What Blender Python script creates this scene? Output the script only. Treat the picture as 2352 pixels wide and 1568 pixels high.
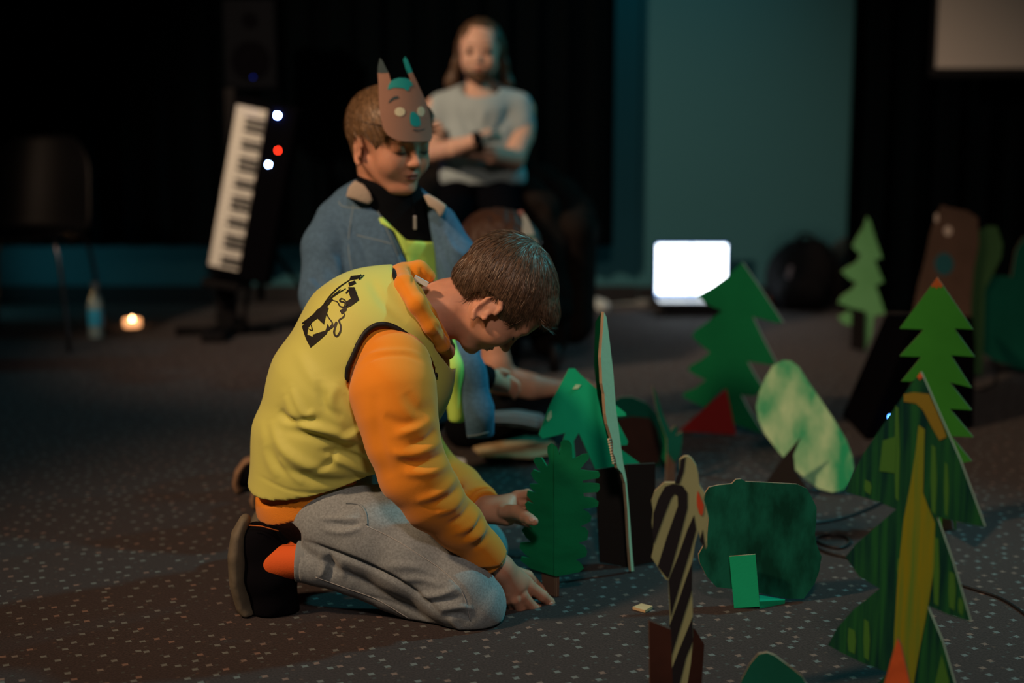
import bpy, bmesh, math, random
import numpy as np
import openvdb
from mathutils import Vector, Matrix
from mathutils.bvhtree import BVHTree
from mathutils.geometry import tessellate_polygon
from mathutils import noise as mnoise

for o in list(bpy.data.objects): bpy.data.objects.remove(o)
scene = bpy.context.scene
COL = scene.collection
RNG = random.Random(7)

# ------------------------------------------------------------ camera
F = 3267.0; CX, CY = 1176.0, 784.0; CAMZ = 0.9
PITCH = math.atan((784-285)/F)
cam_d = bpy.data.cameras.new('camera'); cam = bpy.data.objects.new('camera', cam_d); COL.objects.link(cam)
cam_d.sensor_width = 36; cam_d.lens = F/2352*36
cam.location = (0, 0, CAMZ); cam.rotation_euler = (math.pi/2-PITCH, 0, 0)
cam_d.dof.use_dof = True; cam_d.dof.focus_distance = 2.52; cam_d.dof.aperture_fstop = 1.7
cam_d.clip_start = 0.05
scene.camera = cam
scene.view_settings.view_transform = 'Standard'; scene.view_settings.look = 'None'
scene.view_settings.gamma = 1.0; scene.view_settings.exposure = 0.0
scene.view_settings.use_curve_mapping = False

# ------------------------------------------------------------ world and lamps
w = bpy.data.worlds.new('dark_hall'); scene.world = w; w.use_nodes = True
w.node_tree.nodes['Background'].inputs[0].default_value = (0.35, 0.62, 0.72, 1)
w.node_tree.nodes['Background'].inputs[1].default_value = 0.010

def aim(o, t):
    o.rotation_euler = (Vector(t)-o.location).to_track_quat('-Z', 'Y').to_euler()
def spot(name, loc, tgt, watts, col, size_deg, blend=0.6, rad=0.12):
    l = bpy.data.lights.new(name, 'SPOT'); l.energy = watts; l.color = col
    l.spot_size = math.radians(size_deg); l.spot_blend = blend; l.shadow_soft_size = rad
    o = bpy.data.objects.new(name, l); COL.objects.link(o); o.location = loc; aim(o, tgt); return o
# warm stage lamp, up to the left; teal stage lamps, up to the right and on the wall
spot('warm_stage_lamp', (-2.8, 0.9, 3.2), (-0.1, 2.9, 0.35), 500, (1.0, 0.62, 0.36), 42, 0.9, 0.16)
spot('warm_back_lamp', (-2.7, 2.9, 2.8), (-0.5, 5.7, 0.8), 560, (1.0, 0.68, 0.46), 50, 0.9, 0.12)
spot('neutral_stage_lamp', (0.1, -1.1, 3.3), (0.6, 3.6, 0.2), 235, (1.0, 0.76, 0.62), 52, 1.0, 0.25)
spot('teal_stage_lamp', (2.5, 3.5, 3.1), (0.45, 2.65, 0.2), 330, (0.14, 0.72, 0.78), 41, 0.8, 0.10)
spot('teal_rim_lamp', (2.6, 5.7, 2.8), (-0.1, 4.6, 0.75), 130, (0.01, 0.66, 0.80), 56, 0.9, 0.10)
spot('teal_wall_lamp', (0.80, 6.15, 3.3), (0.55, 7.25, 1.9), 40, (0.02, 0.70, 0.80), 72, 0.9, 0.2)
spot('added_teal_fill', (-3.4, 6.45, 0.06), (-0.9, 7.35, 0.40), 22, (0.22, 0.72, 0.80), 50, 0.9, 0.1)  # unseen low lamp, added to brighten the wall strip below the left curtain

# ------------------------------------------------------------ projection helpers (used only to measure places)
cp, sp = math.cos(PITCH), math.sin(PITCH)
def ray(px, py):
    x = (px-CX)/F; v = -(py-CY)/F
    return Vector((x, cp+v*sp, v*cp-sp))
def P(px, py, Y):
    d = ray(px, py); t = Y/d.y
    return Vector((d.x*t, Y, CAMZ+d.z*t))
def G(px, py, z=0.0):
    d = ray(px, py); t = (z-CAMZ)/d.z
    return Vector((d.x*t, d.y*t, z))
def M(rpx, py, Y):               # pixels to metres at that depth
    return rpx*(Y/ray(CX, py).y)/F
def proj(V):                     # (n,3) -> px
    V = np.asarray(V, dtype=np.float64); z = V[:, 2]-CAMZ
    dep = V[:, 1]*cp - z*sp; up = V[:, 1]*sp + z*cp
    return np.stack([CX+F*V[:, 0]/dep, CY-F*up/dep], 1)

# ------------------------------------------------------------ materials
def mat(name, col, rough=0.7, bump=None, var=0.0, vscale=20, metal=0.0, spec=0.3, emit=None, estr=0, sheen=0.0, sss=0.0, col2=None, stretch=None, trans=0.0, coat=0):
    m = bpy.data.materials.new(name); m.use_nodes = True; nt = m.node_tree; b = nt.nodes['Principled BSDF']
    b.inputs['Base Color'].default_value = (*col, 1); b.inputs['Roughness'].default_value = rough
    b.inputs['Metallic'].default_value = metal; b.inputs['Specular IOR Level'].default_value = spec
    b.inputs['Sheen Weight'].default_value = sheen; b.inputs['Transmission Weight'].default_value = trans
    b.inputs['Coat Weight'].default_value = coat
    if sss: b.inputs['Subsurface Weight'].default_value = sss; b.inputs['Subsurface Radius'].default_value = (0.012, 0.004, 0.002); b.inputs['Subsurface Scale'].default_value = 1.0
    if emit: b.inputs['Emission Color'].default_value = (*emit, 1); b.inputs['Emission Strength'].default_value = estr
    tc = nt.nodes.new('ShaderNodeTexCoord'); mp = nt.nodes.new('ShaderNodeMapping'); nt.links.new(tc.outputs['Object'], mp.inputs[0])
    if stretch: mp.inputs['Scale'].default_value = stretch
    if var or col2:
        n = nt.nodes.new('ShaderNodeTexNoise'); n.inputs['Scale'].default_value = vscale; n.inputs['Detail'].default_value = 5
        nt.links.new(mp.outputs[0], n.inputs[0])
        cr = nt.nodes.new('ShaderNodeValToRGB'); nt.links.new(n.outputs[0], cr.inputs[0])
        c2 = col2 if col2 else tuple(c*(1+var) for c in col); c1 = col if col2 else tuple(c*(1-var) for c in col)
        cr.color_ramp.elements[0].position = 0.36; cr.color_ramp.elements[1].position = 0.64
        cr.color_ramp.elements[0].color = (*c1, 1); cr.color_ramp.elements[1].color = (*c2, 1)
        nt.links.new(cr.outputs[0], b.inputs['Base Color'])
    if bump:
        n = nt.nodes.new('ShaderNodeTexNoise'); n.inputs['Scale'].default_value = bump[0]; n.inputs['Detail'].default_value = 3
        nt.links.new(mp.outputs[0] if stretch else tc.outputs['Object'], n.inputs[0])
        bp = nt.nodes.new('ShaderNodeBump'); bp.inputs['Strength'].default_value = bump[1]; bp.inputs['Distance'].default_value = bump[2] if len(bump) > 2 else 0.002
        nt.links.new(n.outputs[0], bp.inputs['Height']); nt.links.new(bp.outputs[0], b.inputs['Normal'])
    return m

def mark(o, label=None, cat=None, group=None, kind=None):
    if label: o['label'] = label
    if cat: o['category'] = cat
    if group: o['group'] = group
    if kind: o['kind'] = kind
    return o
def root(name, label, cat, loc, group=None):
    o = bpy.data.objects.new(name, None); COL.objects.link(o); o.location = loc; o.empty_display_size = 0.05
    bpy.context.view_layer.update()
    return mark(o, label, cat, group)
def link(name, me, m, parent=None, smooth=False, label=None, origin=None):
    ms = m if isinstance(m, (list, tuple)) else [m]
    for x in ms: me.materials.append(x)
    if smooth:
        me.polygons.foreach_set('use_smooth', [True]*len(me.polygons))
    o = bpy.data.objects.new(name, me); COL.objects.link(o)
    if label: o['label'] = label
    if parent is not None:
        o.parent = parent
        o.matrix_parent_inverse = Matrix.Translation(-world_loc(parent))
    elif origin is not None:
        me.transform(Matrix.Translation(-Vector(origin))); o.location = origin
    return o
def world_loc(o):
    v = Vector(o.location)
    # parts keep world coordinates, so only roots carry an offset
    return v if o.parent is None else Vector((0, 0, 0))

def obj_bm(name, bm, m, parent=None, smooth=False, label=None, origin=None):
    bmesh.ops.recalc_face_normals(bm, faces=bm.faces[:])
    me = bpy.data.meshes.new(name); bm.to_mesh(me); bm.free()
    return link(name, me, m, parent, smooth, label, origin)

def add_box(bm, c, s, rot=None, bev=0.0, mi=0):
    mtx = Matrix.Translation(Vector(c)) @ (rot.to_4x4() if rot is not None else Matrix.Identity(4)) @ Matrix.Diagonal((*s, 1))
    r = bmesh.ops.create_cube(bm, size=1.0, matrix=mtx)
    fs = set(f for v in r['verts'] for f in v.link_faces)
    for f in fs: f.material_index = mi
    if bev:
        es = list(set(e for v in r['verts'] for e in v.link_edges))
        bmesh.ops.bevel(bm, geom=es, offset=bev, segments=2, affect='EDGES', profile=0.6)
def add_tube(bm, pts, r, seg=8, caps=True, mi=0):
    pts = [Vector(p) for p in pts]; n = len(pts); rs = r if isinstance(r, (list, tuple)) else [r]*n
    rings = []; prev = None
    for i, p in enumerate(pts):
        t = (pts[min(i+1, n-1)]-pts[max(i-1, 0)]).normalized()
        if prev is None:
            a = Vector((0, 0, 1)) if abs(t.z) < 0.9 else Vector((1, 0, 0)); u = t.cross(a).normalized()
        else:
            u = (prev - t*prev.dot(t)).normalized()
        prev = u; v = t.cross(u)
        rings.append([bm.verts.new(p+(u*math.cos(2*math.pi*k/seg)+v*math.sin(2*math.pi*k/seg))*rs[i]) for k in range(seg)])
    for a, b in zip(rings, rings[1:]):
        for k in range(seg):
            f = bm.faces.new((a[k], a[(k+1) % seg], b[(k+1) % seg], b[k])); f.material_index = mi; f.smooth = True
    if caps:
        bm.faces.new(rings[0][::-1]).material_index = mi; bm.faces.new(rings[-1]).material_index = mi
def catmull(pts, n=6):
    pts = [Vector(p) for p in pts]; out = []
    q = [pts[0]]+pts+[pts[-1]]
    for i in range(1, len(q)-2):
        p0, p1, p2, p3 = q[i-1:i+3]
        for k in range(n):
            t = k/n
            out.append(0.5*((2*p1)+(p2-p0)*t+(2*p0-5*p1+4*p2-p3)*t*t+(3*p1-p0-3*p2+p3)*t**3))
    out.append(pts[-1]); return out
def add_lathe(bm, prof, c, seg=20, axis=None):
    c = Vector(c); rings = []
    R = axis.to_matrix() if axis is not None else Matrix.Identity(3)
    for r, z in prof:
        rings.append([bm.verts.new(c+R@Vector((r*math.cos(2*math.pi*k/seg), r*math.sin(2*math.pi*k/seg), z))) for k in range(seg)])
    for a, b in zip(rings, rings[1:]):
        for k in range(seg):
            f = bm.faces.new((a[k], a[(k+1) % seg], b[(k+1) % seg], b[k])); f.smooth = True
    bm.faces.new(rings[0][::-1]); bm.faces.new(rings[-1])

# ------------------------------------------------------------ signed distance modelling (garments, bodies)
class Field:
    BG = 0.04
    def __init__(s, lo, hi, vox):
        s.lo = np.array(lo, dtype=np.float64); s.vox = vox
        s.n = np.maximum(2, np.ceil((np.array(hi)-s.lo)/vox).astype(int))
        s.f = np.full(s.n, s.BG, dtype=np.float32)
    def box(s, lo, hi):
        a = np.clip(np.floor((np.array(lo)-s.lo)/s.vox).astype(int), 0, s.n)
        b = np.clip(np.ceil((np.array(hi)-s.lo)/s.vox).astype(int)+1, 0, s.n)
        if (b <= a).any(): return None
        sl = tuple(slice(int(x), int(y)) for x, y in zip(a, b))
        g = [(s.lo[i]+s.vox*np.arange(a[i], b[i])).astype(np.float32) for i in range(3)]
        return sl, g[0][:, None, None], g[1][None, :, None], g[2][None, None, :]
    def comb(s, sl, d, k, op):
        f = s.f[sl]
        if op == 'add':
            if k > 0:
                h = np.clip(0.5+0.5*(f-d)/k, 0, 1); r = f*(1-h)+d*h-k*h*(1-h)
            else: r = np.minimum(f, d)
        elif op == 'sub':
            if k > 0:
                h = np.clip(0.5-0.5*(f+d)/k, 0, 1); r = f*(1-h)-d*h+k*h*(1-h)
            else: r = np.maximum(f, -d)
        else: r = np.maximum(f, d)
        s.f[sl] = r
    def cap(s, a, b, ra, rb=None, k=0.01, op='add', sq=(1, 1, 1)):
        rb = ra if rb is None else rb
        a = np.array(a, dtype=np.float64); b = np.array(b, dtype=np.float64); q = np.array(sq, dtype=np.float64)
        m = (max(ra, rb)+s.BG+k)*np.maximum(q, 1)
        r = s.box(np.minimum(a, b)-m, np.maximum(a, b)+m)
        if r is None: return s
        sl, x, y, z = r
        A = a/q; B = b/q; d = B-A; L = max(float(d@d), 1e-12)
        px, py, pz = x/np.float32(q[0])-np.float32(A[0]), y/np.float32(q[1])-np.float32(A[1]), z/np.float32(q[2])-np.float32(A[2])
        t = np.clip((px*np.float32(d[0])+py*np.float32(d[1])+pz*np.float32(d[2]))/np.float32(L), 0, 1)
        D = np.sqrt((px-t*np.float32(d[0]))**2+(py-t*np.float32(d[1]))**2+(pz-t*np.float32(d[2]))**2)-(np.float32(ra)+t*np.float32(rb-ra))
        s.comb(sl, D, k, op); return s
    def chain(s, pts, k=0.01, sq=(1, 1, 1)):
        for (a, ra), (b, rb) in zip(pts, pts[1:]): s.cap(a, b, ra, rb, k, 'add', sq)
        return s
    def ell(s, c, rad, R=None, k=0.01, op='add'):
        c = np.array(c, dtype=np.float64); rad = np.array(rad, dtype=np.float64); m = rad.max()+s.BG+k
        r = s.box(c-m, c+m)
        if r is None: return s
        sl, x, y, z = r
        x = x-np.float32(c[0]); y = y-np.float32(c[1]); z = z-np.float32(c[2])
        if R is None: u, v, w_ = x, y, z
        else:
            R = np.array(R, dtype=np.float32)    # columns = local axes
            u = x*R[0, 0]+y*R[1, 0]+z*R[2, 0]; v = x*R[0, 1]+y*R[1, 1]+z*R[2, 1]; w_ = x*R[0, 2]+y*R[1, 2]+z*R[2, 2]
        rr = rad.astype(np.float32)
        k0 = np.sqrt((u/rr[0])**2+(v/rr[1])**2+(w_/rr[2])**2)
        k1 = np.sqrt((u/rr[0]**2)**2+(v/rr[1]**2)**2+(w_/rr[2]**2)**2)+1e-6
        s.comb(sl, k0*(k0-1)/k1, k, op); return s
    def plane(s, o, n, R=None, centre=None):     # keep the side where (p-o).n < 0 (only within R of o when given)
        o = np.array(o); n = np.array(n, dtype=np.float64); n /= np.linalg.norm(n)
        c = o if centre is None else np.array(centre)
        r = s.box(c-R, c+R) if R else s.box(s.lo, s.lo+s.n*s.vox)
        if r is None: return s
        sl, x, y, z = r
        D = (x-np.float32(o[0]))*np.float32(n[0])+(y-np.float32(o[1]))*np.float32(n[1])+(z-np.float32(o[2]))*np.float32(n[2])
        if R:
            q = np.sqrt((x-c[0])**2+(y-c[1])**2+(z-c[2])**2)
            D = np.where(q < R, D, -1.0)
        s.comb(sl, D, 0, 'int'); return s
    def pixprism(s, poly, ymin, ymax, op='sub'):   # column whose section, seen along the view line, is poly
        V = [P(a, b, (ymin+ymax)/2) for a, b in poly]
        poly = np.array(poly, dtype=np.float64)
        allp = [P(a, b, y) for a, b in poly for y in (ymin, ymax)]
        lo = np.min([list(v) for v in allp], 0)-0.02; hi = np.max([list(v) for v in allp], 0)+0.02
        r = s.box(lo, hi)
        if r is None: return s
        sl, x, y, z = r
        zz = z-CAMZ; dep = y*cp-zz*sp; u = CX+F*x/dep; v = CY-F*(y*sp+zz*cp)/dep
        u, v = np.broadcast_arrays(u, v)
        D = polydist(u, v, poly)*(dep/F)
        D = np.maximum(D, np.maximum(ymin-y, y-ymax))
        if op == 'int':
            f = s.f; keep = f[sl].copy(); f[:] = np.maximum(f, s.BG); f[sl] = np.maximum(keep, D)
        else: s.comb(sl, D.astype(np.float32), 0, op)
        return s
    def grow(s, d): s.f -= np.float32(d); return s
    def copy(s):
        o = Field.__new__(Field); o.lo = s.lo.copy(); o.vox = s.vox; o.n = s.n.copy(); o.f = s.f.copy(); return o
    def raw(s):
        g = openvdb.FloatGrid(); g.background = s.BG
        f = s.f; f[0] = f[-1] = s.BG; f[:, 0] = f[:, -1] = s.BG; f[:, :, 0] = f[:, :, -1] = s.BG
        g.copyFromArray(np.ascontiguousarray(f))
        v, t, q = g.convertToPolygons(isovalue=0.0, adaptivity=0.0)
        return v*s.vox+s.lo, t, q
    def mesh(s, name, smooth=2, disp=None, minislands=True):
        v, t, q = s.raw()
        me = bpy.data.meshes.new(name)
        faces = q[:, ::-1] if len(q) else q
        if len(faces):
            a0, b0, c0 = v[faces[:, 0]], v[faces[:, 1]], v[faces[:, 2]]; a1, c1 = v[faces[:, 2]], v[faces[:, 3]]
            vol = (np.cross(a0-s.lo, b0-s.lo)*(c0-s.lo)).sum()+(np.cross(a0-s.lo, a1-s.lo)*(c1-s.lo)).sum()
            if vol < 0: faces = faces[:, ::-1]; t = t[:, ::-1]
        v = laplace(v, faces, smooth)
        if disp is not None: v = disp(v, vnormals(v, faces))
        me.vertices.add(len(v)); me.vertices.foreach_set('co', v.astype(np.float32).ravel())
        nl = len(q)*4+len(t)*3
        me.loops.add(nl); me.polygons.add(len(q)+len(t))
        me.loops.foreach_set('vertex_index', np.concatenate([faces.ravel(), t[:, ::-1].ravel()]).astype(np.int32) if len(t) else faces.ravel().astype(np.int32))
        st = np.concatenate([np.arange(len(q))*4, len(q)*4+np.arange(len(t))*3]).astype(np.int32)
        me.polygons.foreach_set('loop_start', st)
        me.update(calc_edges=True); me.validate()
        return me
def laplace(v, q, it):
    if not it or not len(q): return v
    e = np.concatenate([q[:, [0, 1]], q[:, [1, 2]], q[:, [2, 3]], q[:, [3, 0]]]).astype(np.int64); n = len(v)
    cnt = np.bincount(e[:, 0], minlength=n)+np.bincount(e[:, 1], minlength=n)
    cnt = np.maximum(cnt, 1)
    for i in range(it):
        acc = np.stack([np.bincount(e[:, 0], v[e[:, 1], c], n)+np.bincount(e[:, 1], v[e[:, 0], c], n) for c in range(3)], 1)/cnt[:, None]
        lam = 0.6 if i % 2 == 0 else -0.55 if it > 2 else 0.5
        v = v+(acc-v)*lam
    return v
def vnormals(v, q):
    fn = np.cross(v[q[:, 2]]-v[q[:, 0]], v[q[:, 3]]-v[q[:, 1]]); n = len(v)
    out = np.stack([sum(np.bincount(q[:, k], fn[:, c], n) for k in range(4)) for c in range(3)], 1)
    return out/(np.linalg.norm(out, axis=1)[:, None]+1e-12)
def polydist(u, v, poly):
    d = np.full(u.shape, 1e12); s = np.ones(u.shape)
    n = len(poly)
    for i in range(n):
        a = poly[i]; b = poly[i-1]
        ex, ey = b[0]-a[0], b[1]-a[1]; wx, wy = u-a[0], v-a[1]
        t = np.clip((wx*ex+wy*ey)/(ex*ex+ey*ey+1e-9), 0, 1)
        d = np.minimum(d, (wx-ex*t)**2+(wy-ey*t)**2)
        c1 = v >= a[1]; c2 = v < b[1]; c3 = ex*wy > ey*wx
        flip = (c1 & c2 & c3) | (~c1 & ~c2 & ~c3)
        s = np.where(flip, -s, s)
    return s*np.sqrt(d)

def folder(folds, nz=None, front=0.0):
    """cloth folds: [(pixel polyline, height m, width px)], raised or sunk along the cloth's own normal on its near side"""
    def disp(v, nrm):
        uv = proj(v); vd = v-np.array([0, 0, CAMZ]); vd /= np.linalg.norm(vd, axis=1)[:, None]
        fac = np.clip(-(nrm*vd).sum(1)*1.6-front, 0, 1)
        tot = np.zeros(len(v))
        for line, a, wd in folds:
            L = [(float(p.x), float(p.y)) for p in catmull([Vector((x, y, 0)) for x, y in line], 4)] if len(line) > 2 else line
            d = np.full(len(v), 1e9); tt = np.zeros(len(v)); m = len(L)-1
            for i in range(m):
                ax, ay = L[i]; bx, by = L[i+1]; ex, ey = bx-ax, by-ay
                t = np.clip(((uv[:, 0]-ax)*ex+(uv[:, 1]-ay)*ey)/(ex*ex+ey*ey+1e-9), 0, 1)
                dd = (uv[:, 0]-ax-ex*t)**2+(uv[:, 1]-ay-ey*t)**2
                cl = dd < d; d = np.where(cl, dd, d); tt = np.where(cl, (i+t)/m, tt)
            prof = np.sin(np.clip(tt, 0.02, 0.98)*math.pi)**0.6
            tot += a*prof*np.exp(-d/(wd*wd))
        out = v+nrm*(tot*fac)[:, None]
        if nz:
            amp, sc, st = nz
            q = v*np.array(st)
            ns = np.array([mnoise.noise(Vector((a*sc, b*sc, c*sc))) for a, b, c in q])
            out = out+nrm*(ns*amp)[:, None]
        return out
    return disp

def bvh_of(me):
    return BVHTree.FromPolygons([v.co.copy() for v in me.vertices], [tuple(p.vertices) for p in me.polygons])
def drape(bv, px, py, off=0.001, fallY=None):
    d = ray(px, py).normalized(); h = bv.ray_cast(Vector((0, 0, CAMZ)), d)
    if h[0] is None: return None
    n = h[1] if h[1].dot(d) < 0 else -h[1]
    return h[0]+n*off, n
def draped_tube(name, bv, line, r, m, parent, off=0.0, n=8):
    pts = []
    for p in catmull([Vector((x, y, 0)) for x, y in line], n):
        h = drape(bv, p.x, p.y, off)
        if h: pts.append(h[0])
    for _ in range(3):
        pts = [pts[0]]+[(pts[i-1]+pts[i]*2+pts[i+1])/4 for i in range(1, len(pts)-1)]+[pts[-1]]
    bm = bmesh.new(); add_tube(bm, pts, r, 8)
    return obj_bm(name, bm, m, parent, True)
def draped_patch(name, bv, polys, m, parent, off=0.0012, step=5.0, maxjump=0.05):
    """flat print: small polygons cut on a grid and laid on the cloth"""
    bm = bmesh.new()
    for poly in polys:
        poly = [(float(a), float(b)) for a, b in poly]
        bb = bmesh.new(); f = bb.faces.new([bb.verts.new((a, b, 0)) for a, b in poly])
        xs = [a for a, b in poly]; ys = [b for a, b in poly]
        x = min(xs)+step
        while x < max(xs):
            bmesh.ops.bisect_plane(bb, geom=bb.verts[:]+bb.edges[:]+bb.faces[:], plane_co=(x, 0, 0), plane_no=(1, 0, 0)); x += step
        y = min(ys)+step
        while y < max(ys):
            bmesh.ops.bisect_plane(bb, geom=bb.verts[:]+bb.edges[:]+bb.faces[:], plane_co=(0, y, 0), plane_no=(0, 1, 0)); y += step
        mp = {}
        for v in bb.verts:
            h = drape(bv, v.co.x, v.co.y, off)
            mp[v] = bm.verts.new(h[0]) if h else None
        for f in bb.faces:
            vs = [mp[v] for v in f.verts]
            if any(v is None for v in vs) or len(vs) < 3: continue
            if max((vs[i].co-vs[i-1].co).length for i in range(len(vs))) > maxjump: continue
            bm.faces.new(vs)
        bb.free()
    me = bpy.data.meshes.new(name); bm.to_mesh(me); bm.free()
    return link(name, me, m, parent, True)
def stroke(line, wd):      # polygon of a brush stroke
    L = catmull([Vector((x, y, 0)) for x, y in line], 5); a = []; b = []; n = len(L)
    for i, p in enumerate(L):
        t = (L[min(i+1, n-1)]-L[max(i-1, 0)]).normalized(); w_ = wd*0.5*(0.55+0.45*math.sin(math.pi*i/(n-1)))
        q = Vector((-t.y, t.x, 0))*w_
        a.append((p.x+q.x, p.y+q.y)); b.append((p.x-q.x, p.y-q.y))
    out = []
    for i in range(n-1): out.append([a[i], a[i+1], b[i+1], b[i]])
    return out

# ------------------------------------------------------------ cut-out cardboard
def card_plane(base, yaw, lean=0.0):
    t = Vector((math.cos(math.radians(yaw)), math.sin(math.radians(yaw)), 0))
    n = Vector((math.sin(math.radians(yaw)), -math.cos(math.radians(yaw)), 0))     # towards the viewer
    u = (Vector((0, 0, 1))*math.cos(math.radians(lean))-n*math.sin(math.radians(lean)))
    return base, t, u, t.cross(u)*1.0
def on_plane(px, py, pl):
    d = ray(px, py); o = Vector((0, 0, CAMZ)); n = pl[3]
    return o+d*((pl[0]-o).dot(n)/d.dot(n))
def panel(name, pts, pl, th, mats, parent, label=None, off=0.0):
    """prism: pixel outline measured on the card's own plane, thickness th; mats = (front, edge, back)"""
    n = pl[3]
    if n.dot(ray(CX, CY)) > 0: n = -n
    V = [on_plane(a, b, pl)+n*off for a, b in pts]
    for v in V: v.z = max(v.z, 0.001)
    bm = bmesh.new()
    fr = [bm.verts.new(v+n*th*0.5) for v in V]; bk = [bm.verts.new(v-n*th*0.5) for v in V]
    f = bm.faces.new(fr); f.material_index = 0
    f = bm.faces.new(bk[::-1]); f.material_index = 2 if len(mats) > 2 else 0
    N = len(V)
    for i in range(N):
        f = bm.faces.new((fr[i], bk[i], bk[(i+1) % N], fr[(i+1) % N])); f.material_index = 1 if len(mats) > 1 else 0
    bmesh.ops.recalc_face_normals(bm, faces=bm.faces[:])
    me = bpy.data.meshes.new(name); bm.to_mesh(me); bm.free()
    return link(name, me, list(mats), parent, False, label)
def zpx(lst, x0, y0, s): return [(x0+a/s, y0+b/s) for a, b in lst]

# ------------------------------------------------------------ materials used by many things
SKIN = mat('skin', (0.60, 0.30, 0.20), 0.5, bump=(700, 0.12, 0.0006), var=0.06, vscale=40, sss=0.25)
SKIN_M = mat('skin_man', (0.56, 0.35, 0.26), 0.55, sss=0.2)
LIP = mat('lip', (0.30, 0.085, 0.07), 0.45)
LASH = mat('lash', (0.02, 0.012, 0.008), 0.7)
EYE = mat('eyeball', (0.75, 0.72, 0.68), 0.15); IRIS = mat('iris', (0.03, 0.025, 0.02), 0.1)
HAIR1 = mat('hair_brown', (0.105, 0.062, 0.038), 0.42, var=0.35, vscale=160, spec=0.5)
HAIR2 = mat('hair_light_brown', (0.17, 0.10, 0.05), 0.4, var=0.35, vscale=140, spec=0.5)
HAIR3 = mat('hair_blond', (0.075, 0.045, 0.025), 0.5, var=0.3, vscale=60)
ORANGE = mat('orange_sweatshirt', (0.80, 0.27, 0.012), 0.85, bump=(900, 0.25, 0.001), sheen=0.25)
ORIB = mat('orange_rib', (0.76, 0.25, 0.012), 0.85, bump=(500, 0.4, 0.0015), sheen=0.2)
YELLOW = mat('yellow_vest', (0.62, 0.64, 0.15), 0.6, bump=(500, 0.15, 0.0008), sheen=0.15)
LIME = mat('lime_vest', (0.55, 0.85, 0.16), 0.65)
BLACKTRIM = mat('black_trim', (0.012, 0.012, 0.014), 0.6)
INK = mat('black_ink', (0.014, 0.012, 0.012), 0.55)
GREY = mat('grey_jersey', (0.225, 0.265, 0.285), 0.9, bump=(600, 0.3, 0.001), var=0.16, vscale=260, sheen=0.2)
GRIB = mat('grey_rib', (0.21, 0.25, 0.27), 0.9, bump=(300, 0.5, 0.001))
SOCK = mat('orange_sock', (0.72, 0.12, 0.02), 0.85, bump=(400, 0.4, 0.001))
SHOE = mat('black_suede', (0.004, 0.004, 0.006), 0.95, spec=0.04, bump=(300, 0.3, 0.001))
SOLE = mat('rubber_sole', (0.13, 0.115, 0.085), 0.7, var=0.2, vscale=30)
STITCH = mat('orange_stitch', (0.55, 0.15, 0.03), 0.7)

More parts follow.
